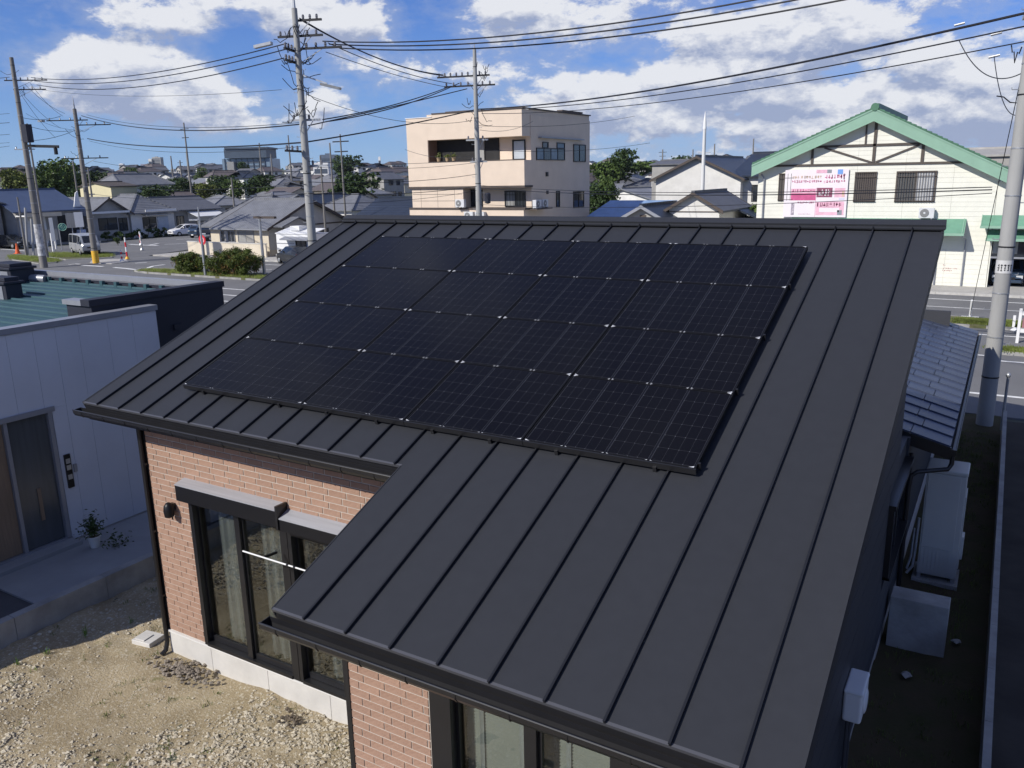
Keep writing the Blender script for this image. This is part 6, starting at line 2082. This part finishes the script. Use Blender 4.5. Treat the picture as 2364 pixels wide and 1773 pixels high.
def face_cam(P):
    return math.atan2(CAM.y - P[1], CAM.x - P[0]) + math.pi / 2
q = at(144, 524, 88)
gs = thing('shop_sign', 'round blue green sign with a white ring mark on a post before the shop', 'sign', (q.x, q.y, 0), face_cam(q))
part('post', MB().tube([(-.35, .1, 0), (-.35, .1, q.z - .2)], .05, 8), m_steel, gs)
part('disc', MB().lathe([(.40, -.02), (.40, .05)], 24, (0, 0, q.z), axis='y'), mat('blue_green_sign', (.05, .26, .22), .5, .08), gs)
part('disc_rim', MB().tube([(.38 * math.cos(a), -.03, q.z + .38 * math.sin(a)) for a in np.linspace(0, 2 * math.pi, 25)], .025, 5), mat('pale_green_line', (.45, .70, .50), .5, .05), gs)
part('diamond_mark', MB().tube([(.0, -.03, q.z + .26), (.26, -.03, q.z), (0, -.03, q.z - .26), (-.26, -.03, q.z), (0, -.03, q.z + .26)], .022, 5).tube([(-.1, -.03, q.z - .08), (.02, -.03, q.z + .08), (.1, -.03, q.z - .1), (-.1, -.03, q.z - .08)], .02, 5), mat('pale_green_line', (.45, .70, .50)), gs)
for k, (px, py, w_, h_, d, m, lb) in enumerate(((164, 509, 1.0, 1.6, 92, m_curt, 'grey white signboard hanging by the dark shop opening'), (182, 507, .85, 1.6, 90, m_white, 'bright white signboard next to the yellow footed pole'), (120, 530, .35, 2.4, 85, m_white, 'narrow white banner sign leaning at the kerb'))):
    q = at(px, py, d)
    s_ = thing('signboard', lb, 'sign', (q.x, q.y, 0), face_cam(q))
    part('board', MB().box(-w_ / 2, w_ / 2, -.04, .04, q.z - h_ / 2, q.z + h_ / 2), m, s_)
    part('post', MB().tube([(0, .06, 0), (0, .06, q.z + h_ / 2)], .045, 6), m_steel, s_)
for k, (px, py, d, c, w_, h_, lb) in enumerate(((157, 538, 99, mat('teal_sheet', (.05, .28, .32), .6, .1), 1.0, .8, 'teal tarp covered crate stacked behind the silver van'), (166, 538, 99, mat('blue_sheet', (.04, .14, .42), .6, .1), 1.0, .8, 'blue crate stacked behind the silver van'), (186, 538, 99, mat('pale_blue_sheet', (.55, .60, .72), .6, .1), 1.1, .8, 'pale blue crate behind the silver van near the yellow footed pole'))):
    q = at(px, py, d)
    tag(part('crate', MB().box(-w_ / 2, w_ / 2, -.4, .4, 0, q.z + h_ / 2), c, loc=(q.x, q.y, 0), bevel=.03), lb, 'crate', 'crates before the shop')
# delineator posts, cone, barriers
def delineator(label, P, h, base, m=m_red):
    t = thing('delineator_post', label, 'bollard', (P[0], P[1], 0.05), 0, 'delineator posts at the junction')
    part('foot', MB().lathe([(.20, 0), (.18, .06), (.09, .22)], 12), base, t)
    n = 4
    for i in range(n):
        a, b = .22 + (h - .22) * i / n, .22 + (h - .22) * (i + 1) / n
        part('stripe', MB().tube([(0, 0, a), (0, 0, b - .004)], .075, 10), (m, m_white)[i % 2], t)
    return t
delineator('tall red and white striped post with yellow foot at the junction corner', G(1085 / 3.6867, 350 + 918 / 3.6867), 1.95, m_yellow)
delineator('short red and white post with white foot at the junction corner', G(1040 / 3.6867, 350 + 937 / 3.6867), 1.0, m_white)
delineator('thin pale post out on the side road', G(1210 / 3.6867, 350 + 842 / 3.6867), 1.7, m_steel, m_curt)
delineator('red topped post further out on the side road', G(1200 / 3.6867, 350 + 800 / 3.6867), 1.5, m_steel)
delineator('red post at the shop kerb at the picture edge', G(42 / 3.6867, 350 + 760 / 3.6867), 1.8, m_steel)
Pq = G(152 / 3.6867, 350 + 868 / 3.6867)
cn = thing('traffic_cone', 'orange traffic cone standing on the road by the island', 'traffic cone', (Pq.x, Pq.y, 0))
part('cone', MB().lathe([(.24, .04), (.10, .75), (.07, 1.0), (.05, 1.02)], 14), m_orange, cn)
part('base', MB().box(-.28, .28, -.28, .28, 0, .045), m_orange, cn)
for k, (px, py, lb) in enumerate(((408, 845, 'white post of the low fence before the van'), (455, 850, 'second white post of the low fence before the van'), (480, 830, 'third leaning white post of the low fence before the van'))):
    q = G(px / 3.6867, 350 + py / 3.6867)
    o = part('fence_post', MB().box(-.07, .07, -.07, .07, 0, 1.9), m_white, loc=(q.x, q.y, .0))
    tag(o, lb, 'fence post', 'white fence posts before the van')
q = G(430 / 3.6867, 350 + 845 / 3.6867)
o = part('banner', MB().box(-1.0, .9, -.03, .03, 1.1, 2.2), m_curt, loc=(q.x, q.y, .0))
o.rotation_euler = (0, 0, face_cam(q))
tag(o, 'pale banner stretched between the white fence posts', 'banner')
for (px, t_, b_, lb) in ((58, 480, 588, 'slanting grey stay pole in the grass island'), (72, 505, 590, 'dark thin post beside the slanting stay pole')):
    q = G(px + 6, b_)
    T = at(px, t_, depth(q))
    o = part('stay_pole', MB().tube([(0, 0, 0), (T.x - q.x, T.y - q.y, T.z)], .11, 8), m_pole, loc=q)
    tag(o, lb, 'pole', 'stay poles in the grass island')
# white barrier, post and chrome bollard near the nearest pole
br = thing('road_barrier', 'white post and rail barrier with a faded red board at the picture edge', 'barrier', (10.85, 31.0, 0))
for x in (0, 1.3):
    part('post', MB().box(x - .05, x + .05, -.05, .05, 0, 1.35), m_white, br)
for z in (.42, 1.1):
    part('rail', MB().box(.05, 1.9, -.03, .03, z, z + .14), m_white, br)
part('board', MB().box(.10, 1.8, -.045, -.031, .62, 1.0), mat('faded_red_board', (.30, .14, .16), .6, .2, 4), br)
q = G(1764 + 2118 / 3.6867, 500 + 965 / 3.6867)
o = part('marker_post', MB().box(-.05, .05, -.05, .05, 0, .62), m_white, loc=(q.x, q.y, 0))
tag(o, 'short white marker post on the median grass', 'bollard')
o = part('white_stone', MB().rock((0, 0, .12), .16, .8), m_white, loc=(10.75, 33.2, 0))
tag(o, 'white rounded stone at the median kerb', 'stone')
q = on_z(1764 + 2050 / 3.6867, 500 + 1700 / 3.6867, .6)
cb = thing('chrome_post', 'thin chrome post with a round knob rising at the end of the block wall', 'bollard', (10.52, 18.0, 0))
part('post', MB().tube([(0, 0, 0), (0, 0, 1.42)], .035, 10), m_steel, cb, smooth=40)
part('knob', MB().lathe([(.02, 1.40), (.055, 1.44), (.06, 1.49), (.03, 1.54)], 12), m_steel, cb, smooth=60)

# ================================================================== the town to the horizon
def small_house(k, seed):
    rg = random.Random(seed)
    w, d, h = rg.uniform(6, 9), rg.uniform(7, 12), rg.choice((2.9, 3.0, 5.4, 5.7))
    rise = rg.uniform(1.2, 2.0)
    hip = rg.choice((0, 0, .6, .9))
    wm = (m_wall_white, m_wall_grey, m_wall_cream, m_wall_white)[k % 4]
    rm = (m_kx, m_ky, m_brn, m_navyt, m_tilegrey)[k % 5]
    wins = []
    for z0 in ((1.0,) if h < 4 else (1.0, 3.7)):
        for f, L in (('x+', d), ('y-', w)):
            a = rg.uniform(-.35, -.1) * L
            wins.append((f, a, a + rg.uniform(1.4, 2.2), z0, z0 + 1.2))
            wins.append((f, a + L * .38, a + L * .38 + 1.4, z0, z0 + 1.1))
    return gable('town_house', 'small distant house in the mass of roofs below the skyline', -w / 2, w / 2, -d / 2, d / 2, h, rise, 'y' if k % 2 else 'x', rm, wm, .5, hip=hip, group='distant houses of the town', wins=wins)
TH_ = [small_house(k, 100 + k) for k in range(10)]
rg = random.Random(77)
placed = []
def clear(x, y, r_):
    return all((x - a) ** 2 + (y - b) ** 2 > (r_ + c) ** 2 for a, b, c in placed)
used = set()
TW = ('white', 'grey', 'cream', 'pale')
TRF = ('grey tiled roof', 'ribbed grey roof', 'brownish roof', 'navy roof', 'plain grey roof')
n = 0
tries = 0
while n < 296 and tries < 9000:
    tries += 1
    px = rg.uniform(-20, 1900)
    d = 105 * (5.6 ** (rg.random() ** .62))
    q = at(px, 420, d)
    if px > 1300 and d < 115 or px < 300 and d < 165 or 690 < px < 960 and d < 104 or 300 <= px < 690 and d < 128:
        continue
    if 420 < px < 640 and 150 < d < 215 or px < 230 and d < 185:
        continue
    if 925 < px < 1275:
        continue
    if px > 1790:
        continue
    if not clear(q.x, q.y, 4.6):
        continue
    placed.append((q.x, q.y, 4.6))
    k = rg.randrange(10)
    if k in used:
        t = copy_tree(TH_[k])
    else:
        t = TH_[k]
        used.add(k)
    zone = 'left of the dark poles' if px < 230 else 'below the grey skyline tower' if px < 500 else 'under the glass fronted block' if px < 620 else 'around the tall crowded pole' if px < 800 else 'behind the beige building' if px < 1300 else 'under the broad skyline tree' if px < 1560 else 'behind the navy roofed house'
    far = 'near' if d < 190 else 'distant' if d < 340 else 'far'
    t['label'] = '%s small %s house with %s, %s' % (far, TW[k % 4], TRF[k % 5], zone)
    t['group'] = 'houses of the town: ' + t['label']
    t.location = (q.x, q.y, ter_z(q.x, q.y))
    t.rotation_euler = (0, 0, rg.choice((0, 0, R(90), R(180), R(12), R(-20), R(75))))
    n += 1
for k in range(10):
    if k not in used:
        TH_[k].location = at(650 + k * 20, 420, 240)
# far trees between the roofs
for k in range(34):
    px, d = rg.uniform(0, 1760), rg.uniform(230, 620)
    q = at(px, 420, d)
    if not clear(q.x, q.y, 3):
        continue
    zn = 'left of the second dark pole' if px < 220 else 'below the grey skyline tower' if px < 500 else 'below the glass fronted block' if px < 620 else 'around the tall crowded pole' if px < 930 else 'beside the broad skyline tree'
    if 925 < px < 1280:
        continue
    lb = '%s distant tree rising between the far roofs, %s' % (('leafy', 'dark', 'yellowish', 'tall dark', 'low')[k % 5], zn)
    t = tree(k % 5, (q.x, q.y, ter_z(q.x, q.y)), rg.uniform(.6, 1.0), lb, 'far trees: ' + lb)
# taller blocks on the skyline
def block(label, px0, px1, top, d, m, storeys, name='tower_block', side=None):
    a, b = at(px0, top, d), at(px1, top, d)
    w = (b - a).length
    c = (a + b) / 2
    z0 = ter_z(c.x, c.y)
    h = c.z - z0
    yaw = math.atan2(b.y - a.y, b.x - a.x)
    t = thing(name, label, 'building', (c.x, c.y, z0), yaw)
    part('wall', MB().box(-w / 2, w / 2, 0, w * .8, -1, h), m, t)
    part('roof_box', MB().box(-w * .2, w * .1, w * .1, w * .4, h, h + w * .08), m, t)
    mw = mat('distant_window_band', (.09, .11, .14), .3, .2, .2)
    for i in range(storeys):
        z = h * (.12 + .84 * i / storeys)
        part('window_band', MB().box(-w * .42, w * .42, -.12, -.02, z, z + h * .4 / storeys), mw, t)
    return t
m_gb = mat('glass_block_wall', (.20, .27, .34), .25, .1, .3)
m_gd = mat('dark_roof_storey', (.07, .095, .13), .5, .15, .3)
t = block('large blue grey glass fronted block with a dark top storey on the skyline', 512, 622, 366, 400, m_gb, 5)
W_ = 110 / FPX * 400
hh = at(510, 366, 400).z - t.location.z
part('dark_storey', MB().box(-W_ * .42, W_ * .46, -1.5, W_ * .7, hh, hh + 4.2), m_gd, t)
part('roof_screen', MB().box(-W_ * .40, W_ * .50, -2.0, W_ * .7, hh + 4.21, hh + 5.0), m_gd, t)
for i in range(8):
    part('mullion', MB().box(-W_ * .45 + i * W_ * .12, -W_ * .45 + i * W_ * .12 + .25, -.4, -.13, 0, hh), m_gd, t)
part('stair_tower', MB().box(-W_ * .36, -W_ * .22, -3, -.2, 0, hh * .85), m_curt, t)
block('grey tower block alone on the skyline with one pale lit side', 350, 370, 363, 700, m_wall_grey, 9)
block('pale block added as the lit side of the grey skyline tower', 342, 349.5, 367, 699, m_wall_white, 3)  # the tower's lit side, put in as a separate pale block
block('slim white tower on the skyline left of the grey tower', 274, 284, 378, 650, m_white, 6)
block('low peach coloured block on the skyline', 327, 340, 389, 520, m_wall_cream, 3)
block('grey skyline block next to the tall pole', 738, 776, 357, 380, mat('slate_block', (.12, .15, .20), .5, .1, .3), 5)
block('white low hall below the grey skyline block', 722, 757, 376, 330, m_white, 2)
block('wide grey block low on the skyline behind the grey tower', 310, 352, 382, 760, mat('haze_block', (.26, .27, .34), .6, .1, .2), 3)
block('small blue block on the skyline beside the glass fronted block', 485, 494, 377, 620, m_gd, 3)
block('white chimney tower on the skyline near the beige building', 873, 878, 362, 600, m_white, 2)
block('low white factory roofline on the skyline', 385, 420, 401, 430, m_white, 1)
block('white house cluster block on the skyline right of the broad tree', 1530, 1575, 377, 420, m_white, 2)
rg2 = random.Random(12)
for k in range(110):
    px = rg2.uniform(150, 905) if k < 84 else rg2.uniform(1280, 1620)
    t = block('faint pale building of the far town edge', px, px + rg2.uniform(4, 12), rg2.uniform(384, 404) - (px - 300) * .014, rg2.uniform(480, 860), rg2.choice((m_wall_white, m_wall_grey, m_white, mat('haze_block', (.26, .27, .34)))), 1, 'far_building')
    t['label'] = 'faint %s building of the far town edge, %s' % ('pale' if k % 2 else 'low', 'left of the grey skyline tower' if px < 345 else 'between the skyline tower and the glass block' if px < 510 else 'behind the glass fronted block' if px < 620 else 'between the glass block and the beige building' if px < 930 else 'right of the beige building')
    t['group'] = 'far town edge: ' + t['label']
mb = MB()
rg3 = random.Random(6)
for k in range(5200):
    px = rg3.uniform(-100, 1900)
    d = rg3.uniform(820, 1150)
    q = at(px, 400, d)
    z = ter_z(q.x, q.y) + rg3.uniform(0, 5.5) * (.6 + .6 * mnoise.noise(Vector((px * .012, 0, 0))))
    s = rg3.uniform(1.0, 2.4)
    u = Vector((rg3.gauss(0, 1), rg3.gauss(0, 1), rg3.gauss(0, .5))).normalized()
    w_ = u.cross(Vector((0, .3, 1))).normalized()
    p = Vector((q.x, q.y, z))
    mb.add([p - u * s, p + w_ * s * .6, p + u * s, p - w_ * s * .6], [(0, 1, 2, 3)])
o = part('far_woods', mb, m_leaf_d)
o['kind'] = 'stuff'

# ================================================================== light haze over the distance
hm = bpy.data.materials.new('clear_air')
hm.use_nodes = True
hm.node_tree.nodes.clear()
ho = hm.node_tree.nodes.new('ShaderNodeOutputMaterial')
hv = hm.node_tree.nodes.new('ShaderNodeVolumePrincipled')
hv.inputs['Color'].default_value = (.80, .88, 1.0, 1)
hv.inputs['Density'].default_value = .00006
hm.node_tree.links.new(hv.outputs[0], ho.inputs['Volume'])
hz = part('haze', MB().box(-6600, 6600, -6600, 6600, -3, 48), hm)
hz['kind'] = 'stuff'
